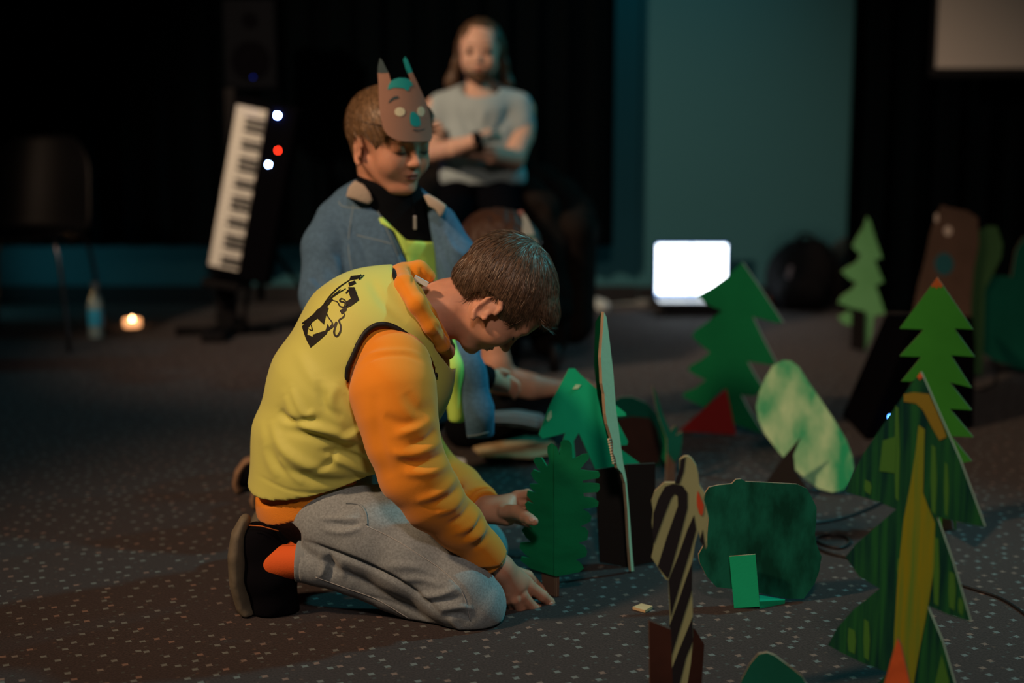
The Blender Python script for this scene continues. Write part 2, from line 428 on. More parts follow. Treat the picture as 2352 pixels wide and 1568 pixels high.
def axes(f, u):
    f = Vector(f).normalized(); u = Vector(u); u = (u-f*u.dot(f)).normalized(); l = u.cross(f)
    return f, l, u
def head(Fd, C, f, u, H, ears=(1, -1), ez=-0.09, ex=-0.015):
    f, l, u = axes(f, u); R = np.array([list(f), list(l), list(u)]).T
    L = lambda x, y, z: Vector(C)+(f*x+l*y+u*z)*H
    e = lambda c, r, k=0.03, op='add', RR=R: Fd.ell(L(*c), [q*H for q in r], RR, k*H, op)
    cpp = lambda a, b, ra, rb, k=0.03, op='add': Fd.cap(L(*a), L(*b), ra*H, rb*H, k*H, op)
    e((-0.04, 0, 0.12), (0.43, 0.345, 0.36), 0)
    e((0.12, 0, 0.02), (0.27, 0.29, 0.30), 0.05)
    e((0.15, 0, -0.18), (0.22, 0.24, 0.28), 0.06)
    for s in (1, -1):
        cpp((0.00, s*0.23, -0.20), (0.24, s*0.09, -0.40), 0.075, 0.075, 0.07)
        e((0.23, s*0.15, -0.15), (0.145, 0.13, 0.145), 0.08)
        e((0.33, s*0.11, 0.075), (0.05, 0.10, 0.035), 0.05)
    e((0.29, 0, -0.40), (0.09, 0.10, 0.075), 0.06)
    e((0.30, 0, -0.26), (0.085, 0.13, 0.09), 0.05)
    for s in (1, -1):
        e((0.41, s*0.14, 0.0), (0.05, 0.085, 0.042), 0.05, 'sub')
        e((0.295, s*0.145, -0.005), (0.083, 0.083, 0.075), 0.02)
    # nose
    cpp((0.355, 0, 0.03), (0.425, 0, -0.12), 0.028, 0.038, 0.04)
    e((0.435, 0, -0.135), (0.045, 0.045, 0.038), 0.025)
    for s in (1, -1): e((0.395, s*0.045, -0.15), (0.04, 0.03, 0.03), 0.02)
    for s in (1, -1): e((0.415, s*0.024, -0.178), (0.018, 0.012, 0.014), 0.01, 'sub')
    # mouth
    e((0.375, 0, -0.243), (0.035, 0.085, 0.020), 0.02)
    e((0.365, 0, -0.288), (0.036, 0.070, 0.024), 0.02)
    e((0.41, 0, -0.265), (0.05, 0.085, 0.0055), 0.008, 'sub')
    e((0.40, 0, -0.325), (0.035, 0.06, 0.018), 0.03, 'sub')
    # ears
    for s in ears:
        c0 = (ex, s*0.335, ez)
        tilt = Matrix.Rotation(s*0.42, 3, 'Z')
        Rt = np.array(Matrix((f, l, u)).transposed() @ tilt)
        fo = Vector(Rt[:, 0]); lo = Vector(Rt[:, 1]); uo = u
        Q = lambda x, y, z: L(*c0)+(fo*x+lo*y+uo*z)*H
        Fd.ell(Q(-0.03, s*0.01, 0.0), [0.07*H, 0.022*H, 0.125*H], Rt, 0.02*H)
        rim = [(0.055, 0.0, 0.055), (0.035, 0.02, 0.12), (-0.03, 0.03, 0.15), (-0.095, 0.035, 0.115), (-0.115, 0.035, 0.04), (-0.095, 0.03, -0.05), (-0.05, 0.02, -0.115), (0.0, 0.01, -0.14)]
        rr = [0.017, 0.02, 0.022, 0.024, 0.024, 0.022, 0.027, 0.026]
        Fd.chain([(Q(x*0.8, s*y, z*0.92), r*H) for (x, y, z), r in zip(rim, rr)], 0.006*H)
        Fd.ell(Q(-0.02, s*0.045, -0.03), [0.042*H, 0.03*H, 0.06*H], Rt, 0.012*H, 'sub')
        Fd.ell(Q(-0.055, s*0.045, 0.075), [0.035*H, 0.018*H, 0.05*H], Rt, 0.012*H, 'sub')
        Fd.ell(Q(0.045, s*0.02, -0.04), [0.02*H, 0.025*H, 0.03*H], Rt, 0.01*H)
    return L, (f, l, u)
def face_bits(parent, L, ax, H, me_bvh, lashes=True, lip=True, brows=True, eyes=False):
    f, l, u = ax
    def onface(x, y, z, off):
        o = L(x+0.5, y, z); h = me_bvh.ray_cast(o, -f)
        return (h[0]+f*off) if h[0] else L(x, y, z)
    for s in (1, -1):
        if lashes:
            bm = bmesh.new()
            pts = [onface(0.36, s*(0.145+0.072*t), -0.030-0.016*(1-t*t), 0.0005) for t in (-1, -.6, -.2, .2, .6, 1)]
            add_tube(bm, pts, [0.003*H, .007*H, .009*H, .009*H, .008*H, .003*H], 6); obj_bm('eyelashes', bm, LASH, parent, True)
        if brows:
            bm = bmesh.new()
            pts = [onface(0.36, s*(0.13+0.08*t), 0.085+0.018*(1-t*t), -0.0012) for t in (-1, -.6, -.2, .2, .6, 1)]
            add_tube(bm, pts, [0.006*H, .011*H, .012*H, .011*H, .009*H, .003*H], 6); obj_bm('eyebrow', bm, HAIR1, parent, True)
    if lip:
        bm = bmesh.new()
        add_tube(bm, [onface(0.36, 0.085*t, -0.265-0.004*(1-t*t), 0.0002) for t in (-1, -.6, -.2, .2, .6, 1)], [0.002*H, .005*H, .006*H, .006*H, .005*H, .002*H], 6); obj_bm('mouth_line', bm, LASH, parent, True)
        for z, r in ((-0.249, 0.010), (-0.282, 0.013)):
            bm = bmesh.new()
            pts = [onface(0.36, 0.075*t, z+(0.006 if z > -.26 and 0.1 < abs(t) < .5 else 0)-0.008*(1-abs(t))*(z < -.26)+(-0.012*abs(t)**2*(z > -.26)), -r*H*0.55) for t in (-1, -.7, -.35, 0, .35, .7, 1)]
            add_tube(bm, pts, [0.003*H, r*H*.8, r*H, r*H, r*H, r*H*.8, .003*H], 8); obj_bm('lip', bm, LIP, parent, True)
def hair_strands(name, me, m, parent, n, length, wid, flow, seed=1, lift=0.25, keep=None, seg=3, jit=0.25):
    """short locks laid along the cap: thin tapering ribbons"""
    rs = np.random.RandomState(seed)
    pol = np.array([p.area for p in me.polygons]); cum = np.cumsum(pol)/pol.sum()
    idx = np.searchsorted(cum, rs.rand(n)); co = []; fa = []
    for i in idx:
        p = me.polygons[int(i)]; c = Vector(p.center); nn = Vector(p.normal)
        if keep and not keep(c): continue
        d = flow(c, nn)
        d = (d-nn*d.dot(nn))
        if d.length < 1e-6: continue
        d = d.normalized()+Vector(rs.normal(0, jit, 3)); d = (d-nn*d.dot(nn)).normalized()
        L_ = length*(0.6+0.8*rs.rand()); sd = d.cross(nn).normalized(); wv = wid*(0.6+0.8*rs.rand())
        tw = Matrix.Rotation(rs.normal(0, 0.5), 3, d); sd = tw@sd
        b = len(co); pos = c-nn*0.001; lf = lift*(0.4+1.2*rs.rand())
        for k in range(seg+1):
            t = k/seg; q = pos+d*(L_*t)+nn*(L_*lf*t*(1-0.75*t)) - nn*(L_*L_*t*t*2.0)
            ww = wv*(1-t)**0.6*0.5+0.00008
            co.append(q-sd*ww); co.append(q+sd*ww)
        for k in range(seg):
            a = b+2*k; fa.append((a, a+1, a+3, a+2))
    m2 = bpy.data.meshes.new(name); m2.from_pydata(co, [], fa); m2.update()
    o = link(name, m2, m, parent, True); return o
def fix_normals(me):
    # outward winding: signed volume must be positive
    n = len(me.vertices); co = np.zeros(n*3, np.float32); me.vertices.foreach_get('co', co); co = co.reshape(-1, 3)
    cen = co.mean(0); s = 0.0
    for p in list(me.polygons)[::max(1, len(me.polygons)//3000)]:
        s += p.area*float(np.dot(np.array(p.normal), np.array(p.center)-cen))
    if s < 0: me.flip_normals()
    return me
def add(name, Fd, m, parent, smooth=2, disp=None, label=None):
    me = Fd.mesh(name, smooth, disp)
    return link(name, me, m, parent, True, label)

# ============================================================ setting
def carpet():
    m = bpy.data.materials.new('carpet'); m.use_nodes = True; nt = m.node_tree; N = nt.nodes; K = nt.links; b = N['Principled BSDF']
    b.inputs['Roughness'].default_value = 0.95; b.inputs['Specular IOR Level'].default_value = 0.15; b.inputs['Sheen Weight'].default_value = 0.1
    tc = N.new('ShaderNodeTexCoord')
    big = N.new('ShaderNodeTexNoise'); big.inputs['Scale'].default_value = 1.1; big.inputs['Detail'].default_value = 6; K.new(tc.outputs['Object'], big.inputs[0])
    fine = N.new('ShaderNodeTexNoise'); fine.inputs['Scale'].default_value = 260; fine.inputs['Detail'].default_value = 2; K.new(tc.outputs['Object'], fine.inputs[0])
    base = N.new('ShaderNodeValToRGB'); K.new(fine.outputs[0], base.inputs[0])
    base.color_ramp.elements[0].position = 0.3; base.color_ramp.elements[0].color = (0.014, 0.010, 0.0105, 1)
    base.color_ramp.elements[1].position = 0.75; base.color_ramp.elements[1].color = (0.040, 0.028, 0.029, 1)
    prev = base.outputs[0]
    def dots(scale, off, thr, bright, rnd, dens, prev):
        mp = N.new('ShaderNodeMapping'); K.new(tc.outputs['Object'], mp.inputs[0]); mp.inputs['Location'].default_value = off
        mp.inputs['Rotation'].default_value = (0, 0, 0.35)
        vo = N.new('ShaderNodeTexVoronoi'); vo.voronoi_dimensions = '2D'; vo.inputs['Scale'].default_value = scale; vo.inputs['Randomness'].default_value = rnd
        vo.distance = 'MINKOWSKI'; vo.inputs['Exponent'].default_value = 0.8
        K.new(mp.outputs[0], vo.inputs['Vector'])
        ad = N.new('ShaderNodeMath'); ad.operation = 'MULTIPLY_ADD'; K.new(fine.outputs[0], ad.inputs[0]); ad.inputs[1].default_value = 0.10; K.new(vo.outputs['Distance'], ad.inputs[2])
        lt = N.new('ShaderNodeMath'); lt.operation = 'LESS_THAN'; K.new(ad.outputs[0], lt.inputs[0]); lt.inputs[1].default_value = thr
        sep = N.new('ShaderNodeSeparateColor'); K.new(vo.outputs['Color'], sep.inputs[0])
        kp = N.new('ShaderNodeMath'); kp.operation = 'LESS_THAN'; K.new(sep.outputs[0], kp.inputs[0]); kp.inputs[1].default_value = dens
        mu = N.new('ShaderNodeMath'); mu.operation = 'MULTIPLY'; K.new(lt.outputs[0], mu.inputs[0]); K.new(kp.outputs[0], mu.inputs[1])
        cr = N.new('ShaderNodeValToRGB'); K.new(sep.outputs[1], cr.inputs[0])
        e = cr.color_ramp.elements; e[0].color = (bright*1.15, bright*0.75, bright*0.62, 1); e[1].color = (bright*0.85, bright, bright, 1); e[0].position = 0.25; e[1].position = 0.45
        mx = N.new('ShaderNodeMix'); mx.data_type = 'RGBA'; K.new(mu.outputs[0], mx.inputs['Factor']); K.new(prev, mx.inputs['A']); K.new(cr.outputs[0], mx.inputs['B'])
        return mx.outputs['Result']
    prev = dots(31, (0.3, 0.1, 0), 0.19, 0.05, 0.85, 0.75, prev)
    prev = dots(25, (0, 0, 0), 0.25, 0.13, 0.8, 0.85, prev)
    mb = N.new('ShaderNodeMix'); mb.data_type = 'RGBA'; mb.blend_type = 'MULTIPLY'; mb.inputs['Factor'].default_value = 1.0
    br = N.new('ShaderNodeValToRGB'); K.new(big.outputs[0], br.inputs[0]); br.color_ramp.elements[0].position = 0.3; br.color_ramp.elements[0].color = (.82, .82, .82, 1); br.color_ramp.elements[1].position = 0.7; br.color_ramp.elements[1].color = (1.1, 1.1, 1.1, 1)
    K.new(prev, mb.inputs['A']); K.new(br.outputs[0], mb.inputs['B']); K.new(mb.outputs['Result'], b.inputs['Base Color'])
    bp = N.new('ShaderNodeBump'); bp.inputs['Strength'].default_value = 0.4; bp.inputs['Distance'].default_value = 0.003; K.new(fine.outputs[0], bp.inputs['Height']); K.new(bp.outputs[0], b.inputs['Normal'])
    return m
def struct(name, bm, m, smooth=False):
    return mark(obj_bm(name, bm, m, None, smooth), kind='structure')
WALLY = 7.15
bm = bmesh.new(); add_box(bm, (0, 3.2, -0.05), (12, 8.2, 0.1)); struct('floor', bm, carpet())
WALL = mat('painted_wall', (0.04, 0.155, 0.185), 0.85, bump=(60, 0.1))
x1 = P(1470, 400, WALLY).x; x2 = P(1412, 400, WALLY).x
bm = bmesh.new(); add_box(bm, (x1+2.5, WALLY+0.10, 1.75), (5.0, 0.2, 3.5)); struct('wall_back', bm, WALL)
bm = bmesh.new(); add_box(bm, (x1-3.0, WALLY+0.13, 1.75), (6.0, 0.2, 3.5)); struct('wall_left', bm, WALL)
SKIRT = mat('skirting', (0.012, 0.012, 0.014), 0.6)
bm = bmesh.new(); add_box(bm, (x1+2.5, WALLY-0.008, 0.045), (5.0, 0.016, 0.09), bev=0.003); struct('baseboard_back', bm, SKIRT)
bm = bmesh.new(); add_box(bm, (x1-3.0, WALLY+0.022, 0.045), (6.0, 0.016, 0.09), bev=0.003); struct('baseboard_left', bm, SKIRT)

VELVET = mat('black_drape', (0.0018, 0.0032, 0.0042), 1.0, spec=0.0)
def drape_cloth(name, label, x0, x1_, y, z0, z1, pitch=0.16, amp=0.022):
    bm = bmesh.new(); n = int((x1_-x0)/0.012); cols = []
    for i in range(n+1):
        x = x0+(x1_-x0)*i/n; col_ = []
        for z in (z0, z0+0.03, (z0+z1)/2, z1):
            a = amp*(math.sin(2*math.pi*x/pitch+1.3*math.sin(x*2.1))+0.35*math.sin(4.7*math.pi*x/pitch))
            col_.append(bm.verts.new((x, y+a, z)))
        cols.append(col_)
    for a, b_ in zip(cols, cols[1:]):
        for k in range(3): bm.faces.new((a[k], b_[k], b_[k+1], a[k+1]))
    o = obj_bm(name, bm, VELVET, None, True); s = o.modifiers.new('s', 'SOLIDIFY'); s.thickness = 0.004
    return mark(o, label, 'curtain')
drape_cloth('stage_curtain', 'wide black stage curtain behind the keyboard and seated adult, ending above the floor', P(0, 500, 6.9).x-1.4, P(1408, 500, 6.9).x, 6.9, P(700, 565, 6.9).z, 2.9)
drape_cloth('stage_curtain', 'black curtain at right reaching down to the floor beside the bare wall', P(1945, 500, 6.75).x, P(2352, 500, 6.75).x+1.3, 6.75, 0.01, 2.9)

# projection screen
r = root('projection_screen', 'pale grey projection screen corner hanging in front of the right-hand black curtain', 'screen', P(2352, 160, 6.5))
a, b_ = P(2147, 158, 6.5), P(2147, -200, 6.5)
bm = bmesh.new(); add_box(bm, ((a.x+a.x+1.9)/2, 6.5, (a.z+a.z+1.3)/2+0.004), (1.9, 0.004, 1.3)); obj_bm('screen_cloth', bm, mat('screen_cloth', (0.9, 0.84, 0.76), 0.8), r)
bm = bmesh.new()
add_box(bm, (a.x+0.95, 6.5, a.z-0.018), (1.94, 0.02, 0.04), bev=0.004); add_box(bm, (a.x-0.012, 6.5, a.z+0.65), (0.024, 0.012, 1.34))
obj_bm('frame', bm, SKIRT, r)

# ============================================================ digital piano on its stand
def keyboard():
    BLK = mat('keyboard_case', (0.002, 0.002, 0.003), 0.9, spec=0.02); WK = mat('white_key', (0.74, 0.76, 0.70), 0.4); BK = mat('black_key', (0.012, 0.012, 0.014), 0.3)
    Yk = 5.95
    tl, bl, tr_ = P(545, 240, Yk), P(480, 608, Yk), P(614, 252, Yk)
    up = (tl-bl); Lk = up.length; ez = up.normalized(); ex = (tr_-tl); ex = (ex-ez*ex.dot(ez)); W_ = ex.length; ex.normalize(); en = ex.cross(ez).normalized()
    if en.y > 0: en = -en
    r = root('digital_piano', 'digital piano tipped upright on its end against its stand, ivory keys facing left', 'keyboard', (bl.x+0.1, Yk, bl.z-0.1))
    rot = Matrix((ex, ez, en)).transposed()
    def bx(name, u0, u1, v0, v1, w0, w1, m, par, bev=0.002):
        bm = bmesh.new(); c_ = bl+ex*((u0+u1)/2)+ez*((v0+v1)/2)+en*((w0+w1)/2)
        add_box(bm, c_, (abs(u1-u0), abs(v1-v0), abs(w1-w0)), rot, bev); return obj_bm(name, bm, m, par)
    body = bx('body', -0.012, W_+0.135, -0.035, Lk+0.035, -0.10, -0.012, BLK, r, 0.006)
    bx('control_panel', W_+0.004, W_+0.125, -0.03, Lk+0.03, -0.012, 0.012, BLK, r, 0.004)
    n = 29; kw = Lk/n
    for i in range(n):
        bx('white_key', 0, W_, i*kw+0.0007, (i+1)*kw-0.0007, -0.012, 0.008, WK, r, 0)
    for i in range(n-1):
        if i % 7 in (0, 1, 3, 4, 5): bx('black_key', W_*0.38, W_, (i+1)*kw-0.0065, (i+1)*kw+0.0065, 0.008, 0.019, BK, r, 0)
    for (px, py, c_, e, rr) in ((634, 265, (0.12, 0.25, 1.0), 1500, 0.0040), (635, 346, (1.0, 0.03, 0.01), 40, 0.004), (613, 378, (0.25, 0.45, 1.0), 260, 0.0035)):
        q = P(px, py, Yk-0.05); q = q-en*((q-bl).dot(en)-0.013)
        bm = bmesh.new(); bmesh.ops.create_uvsphere(bm, u_segments=10, v_segments=6, radius=rr, matrix=Matrix.Translation(q))
        obj_bm('indicator_light', bm, mat('led_%d' % px, c_, 0.4, emit=c_, estr=e), body, True)
    st = root('keyboard_stand', 'black folding keyboard stand behind the upright digital piano, feet on the carpet', 'stand', G(540, 760))
    MET = mat('black_metal', (0.005, 0.005, 0.006), 0.6, spec=0.1)
    g = G(530, 757)
    bm = bmesh.new(); add_box(bm, (g.x, 6.12, 0.02), (0.10, 0.55, 0.04), bev=0.01); add_tube(bm, [(g.x-0.20, 6.05, 0.02), (g.x+0.20, 6.12, 0.02)], 0.02); obj_bm('foot', bm, MET, st)
    bm = bmesh.new(); add_box(bm, (g.x+0.01, 6.12, 0.26), (0.085, 0.06, 0.46), bev=0.01); add_box(bm, (g.x+0.05, 6.14, 0.75), (0.05, 0.05, 0.6), bev=0.01); obj_bm('column', bm, MET, st)
    bm = bmesh.new(); add_box(bm, (g.x+0.02, 6.05, bl.z-0.085), (0.16, 0.22, 0.03), Matrix.Rotation(0.17, 3, 'Y'), 0.006); obj_bm('rest', bm, MET, st)
    g2 = G(606, 745)
    sp_ = root('speaker_stand', 'tall black tripod stand carrying the dark loudspeaker beside the digital piano', 'stand', (g2.x, 6.35, 0))
    bm = bmesh.new(); add_tube(bm, [(g2.x, 6.35, 0.12), (g2.x, 6.35, 1.05)], 0.017, 10); obj_bm('pole', bm, MET, sp_, True)
    for k in range(3):
        an = 0.4+k*2.094; bm = bmesh.new(); add_tube(bm, [(g2.x, 6.35, 0.42), (g2.x+0.3*math.cos(an), 6.35+0.3*math.sin(an), 0.014)], 0.011, 8); obj_bm('leg', bm, MET, sp_)
    s2 = root('loudspeaker', 'dark loudspeaker on a tall stand above the digital piano, lit faintly blue', 'speaker', (g2.x, 6.35, 1.05))
    bm = bmesh.new(); add_box(bm, (g2.x, 6.35, 1.24), (0.23, 0.2, 0.38), bev=0.015); obj_bm('cabinet', bm, mat('speaker_case', (0.003, 0.004, 0.006), 0.8, spec=0.05), s2)
    for z_, r_ in ((1.17, 0.085), (1.34, 0.035)):
        bm = bmesh.new(); ax_ = Vector((0, -1, 0)).to_track_quat('Z', 'Y'); add_lathe(bm, [(r_, 0), (r_*0.95, 0.006), (r_*0.8, 0.002), (r_*0.3, -0.01+0.012), (0.002, 0.008)], (g2.x, 6.251, z_), 20, ax_); obj_bm('driver', bm, BLK, s2)
    bm = bmesh.new(); bmesh.ops.create_uvsphere(bm, u_segments=8, v_segments=6, radius=0.004, matrix=Matrix.Translation((g2.x+0.01, 6.246, 1.10))); obj_bm('indicator_light', bm, mat('led_dim', (0.02, 0.08, 1), 0.4, emit=(0.02, 0.08, 1.0), estr=0.5), s2)
keyboard()

# ============================================================ chair at far left
def shell_chair():
    Yc = 5.75
    q0, q1 = P(-20, 575, Yc), P(150, 575, Yc)
    cx = (q0.x+q1.x)/2-0.04; sz = 0.44; r = root('chair', 'black shell chair with thin metal legs at far left by the curtain', 'chair', (cx, Yc+0.1, 0))
    PL = mat('gloss_black_plastic', (0.004, 0.004, 0.005), 0.38, spec=0.10); CH = mat('dull_chrome', (0.12, 0.12, 0.13), 0.3, metal=1.0)
    bm = bmesh.new(); NU, NV = 14, 18; g = []
    for j in range(NV+1):
        t = j/NV; row = []
        for i in range(NU+1):
            s_ = i/NU*2-1; wd = 0.23*(1-0.10*max(0, t-0.5)*2-0.35*max(0, t-0.88)*abs(s_)*4)
            if t < 0.5: y = Yc-0.12+0.46*t*2*0.9; z = sz-0.015*math.sin(t*2*math.pi)+0.035*s_*s_
            else: y = Yc+0.29+0.13*(t-0.5)*2-0.05*s_*s_; z = sz+0.02+0.40*(t-0.5)*2-(0.05*s_*s_*s_*s_*max(0, t-0.7)/0.3)
            if 0.42 < t < 0.6: z += 0.0
            row.append(bm.verts.new((cx+wd*s_, y, z)))
        g.append(row)
    for j in range(NV):
        for i in range(NU): bm.faces.new((g[j][i], g[j][i+1], g[j+1][i+1], g[j+1][i]))
    o = obj_bm('shell', bm, PL, r, True); m = o.modifiers.new('s', 'SOLIDIFY'); m.thickness = 0.009; m = o.modifiers.new('b', 'SUBSURF'); m.levels = m.render_levels = 1
    for sx in (-1, 1):
        for sy in (-1, 1):
            bm = bmesh.new(); add_tube(bm, catmull([(cx+sx*0.12, Yc+0.1+sy*0.12, sz-0.02), (cx+sx*0.19, Yc+0.1+sy*0.2, sz-0.035), (cx+sx*0.235, Yc+0.1+sy*0.25, 0.0)], 5), 0.009, 8); obj_bm('leg', bm, CH, r)
shell_chair()

# ============================================================ bottle, tea light, laptop and clutter by the wall
def bottle():
    g = G(222, 776); r = root('water_bottle', 'clear plastic water bottle with blue label standing on the carpet at left', 'bottle', g)
    h = (P(222, 648, g.y).z); k = h/0.24
    CL = mat('clear_plastic', (0.65, 0.9, 0.92), 0.2, trans=0.5); s = k
    bm = bmesh.new(); add_lathe(bm, [(0.028*s, 0), (0.032*s, 0.006*s), (0.032*s, 0.15*s), (0.03*s, 0.165*s), (0.014*s, 0.2*s), (0.0125*s, 0.222*s)], g, 20); obj_bm('body', bm, CL, r, True)
    bm = bmesh.new(); add_lathe(bm, [(0.0155*s, 0.212*s), (0.016*s, 0.215*s), (0.016*s, 0.236*s), (0.0145*s, 0.24*s)], g, 20); obj_bm('cap', bm, mat('bottle_cap', (0.7, 0.75, 0.75), 0.5), r, True)
    bm = bmesh.new(); add_lathe(bm, [(0.0326*s, 0.055*s), (0.0328*s, 0.056*s), (0.0328*s, 0.125*s), (0.0326*s, 0.126*s)], g, 20); obj_bm('label_band', bm, mat('blue_label', (0.05, 0.50, 0.85), 0.5), r, True)
    g = G(304, 750); r = root('tea_light', 'small glowing tea light on the carpet right of the water bottle', 'candle', g)
    bm = bmesh.new(); add_lathe(bm, [(0.034, 0), (0.037, 0.003), (0.037, 0.034), (0.034, 0.034), (0.034, 0.012), (0.002, 0.012)], g, 20); obj_bm('cup', bm, mat('frosted_cup', (0.9, 0.75, 0.6), 0.4, emit=(1.0, 0.42, 0.16), estr=1.6), r, True)
    bm = bmesh.new(); add_lathe(bm, [(0.001, 0.013), (0.006, 0.019), (0.0065, 0.025), (0.003, 0.036), (0.0005, 0.045)], g, 12); obj_bm('flame', bm, mat('flame', (1, .6, .3), 0.5, emit=(1.0, 0.55, 0.22), estr=60), r, True)
bottle()
def laptop():
    g = G(1592, 712); Y = g.y; r = root('laptop', 'open laptop with glowing white screen on the carpet by the back wall', 'laptop', g)
    DK = mat('laptop_case', (0.03, 0.03, 0.035), 0.35, metal=0.4)
    tl, tr_, bl = P(1509, 560, Y+0.05), P(1671, 558, Y+0.05), P(1516, 679, Y+0.05)
    W_ = (tr_-tl).x; hgt = tl.z-bl.z; cx_ = (tl.x+tr_.x)/2; zb = bl.z
    bm = bmesh.new(); add_box(bm, (cx_, Y+0.065, zb+hgt/2), (W_+0.016, 0.008, hgt+0.016), bev=0.003); lid = obj_bm('lid', bm, DK, r)
    SC = mat('screen_glow', (0.9, 0.95, 1), 0.3, emit=(0.82, 0.93, 1.0), estr=6.0); SB = mat('screen_desktop', (0.1, 0.3, 0.9), 0.3, emit=(0.1, 0.35, 1.0), estr=1.0)
    bm = bmesh.new(); add_box(bm, (cx_, Y+0.0605, zb+hgt/2), (W_, 0.001, hgt)); obj_bm('display', bm, SB, lid)
    for x0, x3 in ((-W_/2+0.003, -0.004), (0.002, W_/2-0.003)):
        bm = bmesh.new(); add_box(bm, (cx_+(x0+x3)/2, Y+0.0595, zb+hgt/2+0.004), (x3-x0, 0.001, hgt-0.016), bev=0.0); obj_bm('window_pane', bm, SC, lid)
    bm = bmesh.new(); add_box(bm, (cx_, Y-0.06, max(zb-0.012, 0.02)), (W_+0.016, 0.24, 0.016), bev=0.003); bs = obj_bm('base', bm, DK, r)
    bm = bmesh.new()
    for j in range(5):
        for i in range(13): add_box(bm, (cx_-W_/2+0.024+i*(W_-0.03)/13, Y+0.03-j*0.02, max(zb-0.012, 0.02)+0.0095), (0.018, 0.016, 0.002))
    k = obj_bm('keys', bm, mat('laptop_key', (0.03, 0.03, 0.035), 0.6), bs); k['kind'] = 'stuff'
    bm = bmesh.new(); add_box(bm, (cx_, Y-0.05, max(zb-0.02, 0.012)/2), (0.30, 0.26, max(zb-0.02, 0.012)), bev=0.004)
    mark(obj_bm('equipment_case', bm, SKIRT, None, origin=(cx_, Y-0.05, 0)), 'low black case under the laptop on the carpet', 'case')
laptop()
def clutter():
    WH = mat('white_plastic', (0.55, 0.62, 0.60), 0.5); WR = mat('cable_rubber', (0.010, 0.010, 0.012), 0.5)
    g = G(1384, 716)
    F_ = Field(g+Vector((-.1, -.1, -.005)), g+Vector((.1, .1, .1)), 0.003); F_.ell(g+Vector((0, 0, 0.028)), (0.032, 0.03, 0.026), None, 0); F_.ell(g+Vector((-0.02, 0.02, 0.045)), (0.02, 0.03, 0.018), None, 0.01)
    F_.plane(g+Vector((0, 0, 0.002)), (0, 0, -1))
    me = F_.mesh('crumpled_tissue', 1, folder([], (0.010, 55, (1, 1, 1)))); mark(link('crumpled_tissue', me, WH, None, True, origin=g), 'crumpled white tissue on the carpet left of the laptop', 'tissue')
    g = G(1352, 700)
    bm = bmesh.new(); add_box(bm, g+Vector((0, 0, 0.018)), (0.07, 0.05, 0.036), Matrix.Rotation(0.5, 3, 'Z'), 0.008); add_tube(bm, catmull([g+Vector((0.03, 0, 0.015)), g+Vector((0.08, -0.05, 0.006)), g+Vector((0.2, 0.02, 0.006)), g+Vector((0.31, -0.02, 0.006))], 6), 0.004, 6)
    mark(obj_bm('power_adapter', bm, WH, None, origin=g), 'pale power adapter with lead beside the white tissue', 'adapter')
    g = G(1478, 704)
    bm = bmesh.new(); add_lathe(bm, [(0.03, 0), (0.034, 0.004), (0.04, 0.03), (0.036, 0.034), (0.03, 0.01), (0.002, 0.008)], g, 20)
    mark(obj_bm('cup', bm, mat('grey_cup', (0.22, 0.23, 0.22), 0.5), None, True, origin=g), 'low greyish cup on the carpet close left of the laptop', 'cup')
    # bag
    g = G(1840, 712); r = root('backpack', 'black backpack slumped against the wall right of the laptop', 'bag', g)
    BG_ = mat('bag_cloth', (0.010, 0.010, 0.012), 0.8, bump=(200, 0.3))
    F_ = Field(g+Vector((-.3, -.2, -.01)), g+Vector((.3, .25, .42)), 0.006)
    F_.ell(g+Vector((0, 0.02, 0.15)), (0.17, 0.11, 0.19), None, 0); F_.ell(g+Vector((-0.02, -0.06, 0.10)), (0.12, 0.07, 0.09), None, 0.02); F_.ell(g+Vector((0.05, 0.03, 0.25)), (0.11, 0.08, 0.10), None, 0.05)
    F_.plane(g+Vector((0, 0, 0.002)), (0, 0, -1)); add('body', F_, BG_, r, 2, folder([], (0.015, 9, (1, 1, 1))))
    bm = bmesh.new(); add_tube(bm, catmull([g+Vector((-0.05, -.03, 0.30)), g+Vector((-.02, -.03, 0.37)), g+Vector((.04, -.03, 0.36)), g+Vector((.05, -.03, 0.30))], 5), 0.009, 8); obj_bm('handle', bm, BG_, r, True)
    bm = bmesh.new(); add_box(bm, g+Vector((-0.085, -0.118, 0.20)), (0.022, 0.004, 0.06), Matrix.Rotation(0.2, 3, 'Y'), 0.002); obj_bm('reflective_tag', bm, mat('tag', (0.4, 0.36, 0.40), 0.4), r)
    g = G(1960, 706); r = root('coiled_cable', 'dark coil of cable hung on a small drum right of the backpack', 'cable', g)
    bm = bmesh.new()
    for k in range(5):
        rr = 0.15-0.02*k; pts = [g+Vector((rr*math.cos(t*2*math.pi/28), 0.012*k, 0.20+rr*1.0*math.sin(t*2*math.pi/28))) for t in range(29)]
        add_tube(bm, pts, 0.007, 6, caps=False)
    obj_bm('coil', bm, mat('brown_cable', (0.05, 0.04, 0.035), 0.6), r, True)
    bm = bmesh.new(); add_box(bm, g+Vector((0, 0.07, 0.10)), (0.2, 0.05, 0.2), bev=0.01); add_box(bm, g+Vector((0, 0.03, 0.03)), (0.12, 0.16, 0.055), bev=0.01); obj_bm('drum_stand', bm, SKIRT, r)
    g = G(1772, 704)
    bm = bmesh.new(); add_lathe(bm, [(0.018, 0), (0.022, 0.004), (0.022, 0.05), (0.014, 0.06)], g, 16); mark(obj_bm('orange_jar', bm, mat('orange_plastic', (0.5, 0.10, 0.02), 0.5), None, True, origin=g), 'small orange jar on the floor behind the big green tree', 'jar')
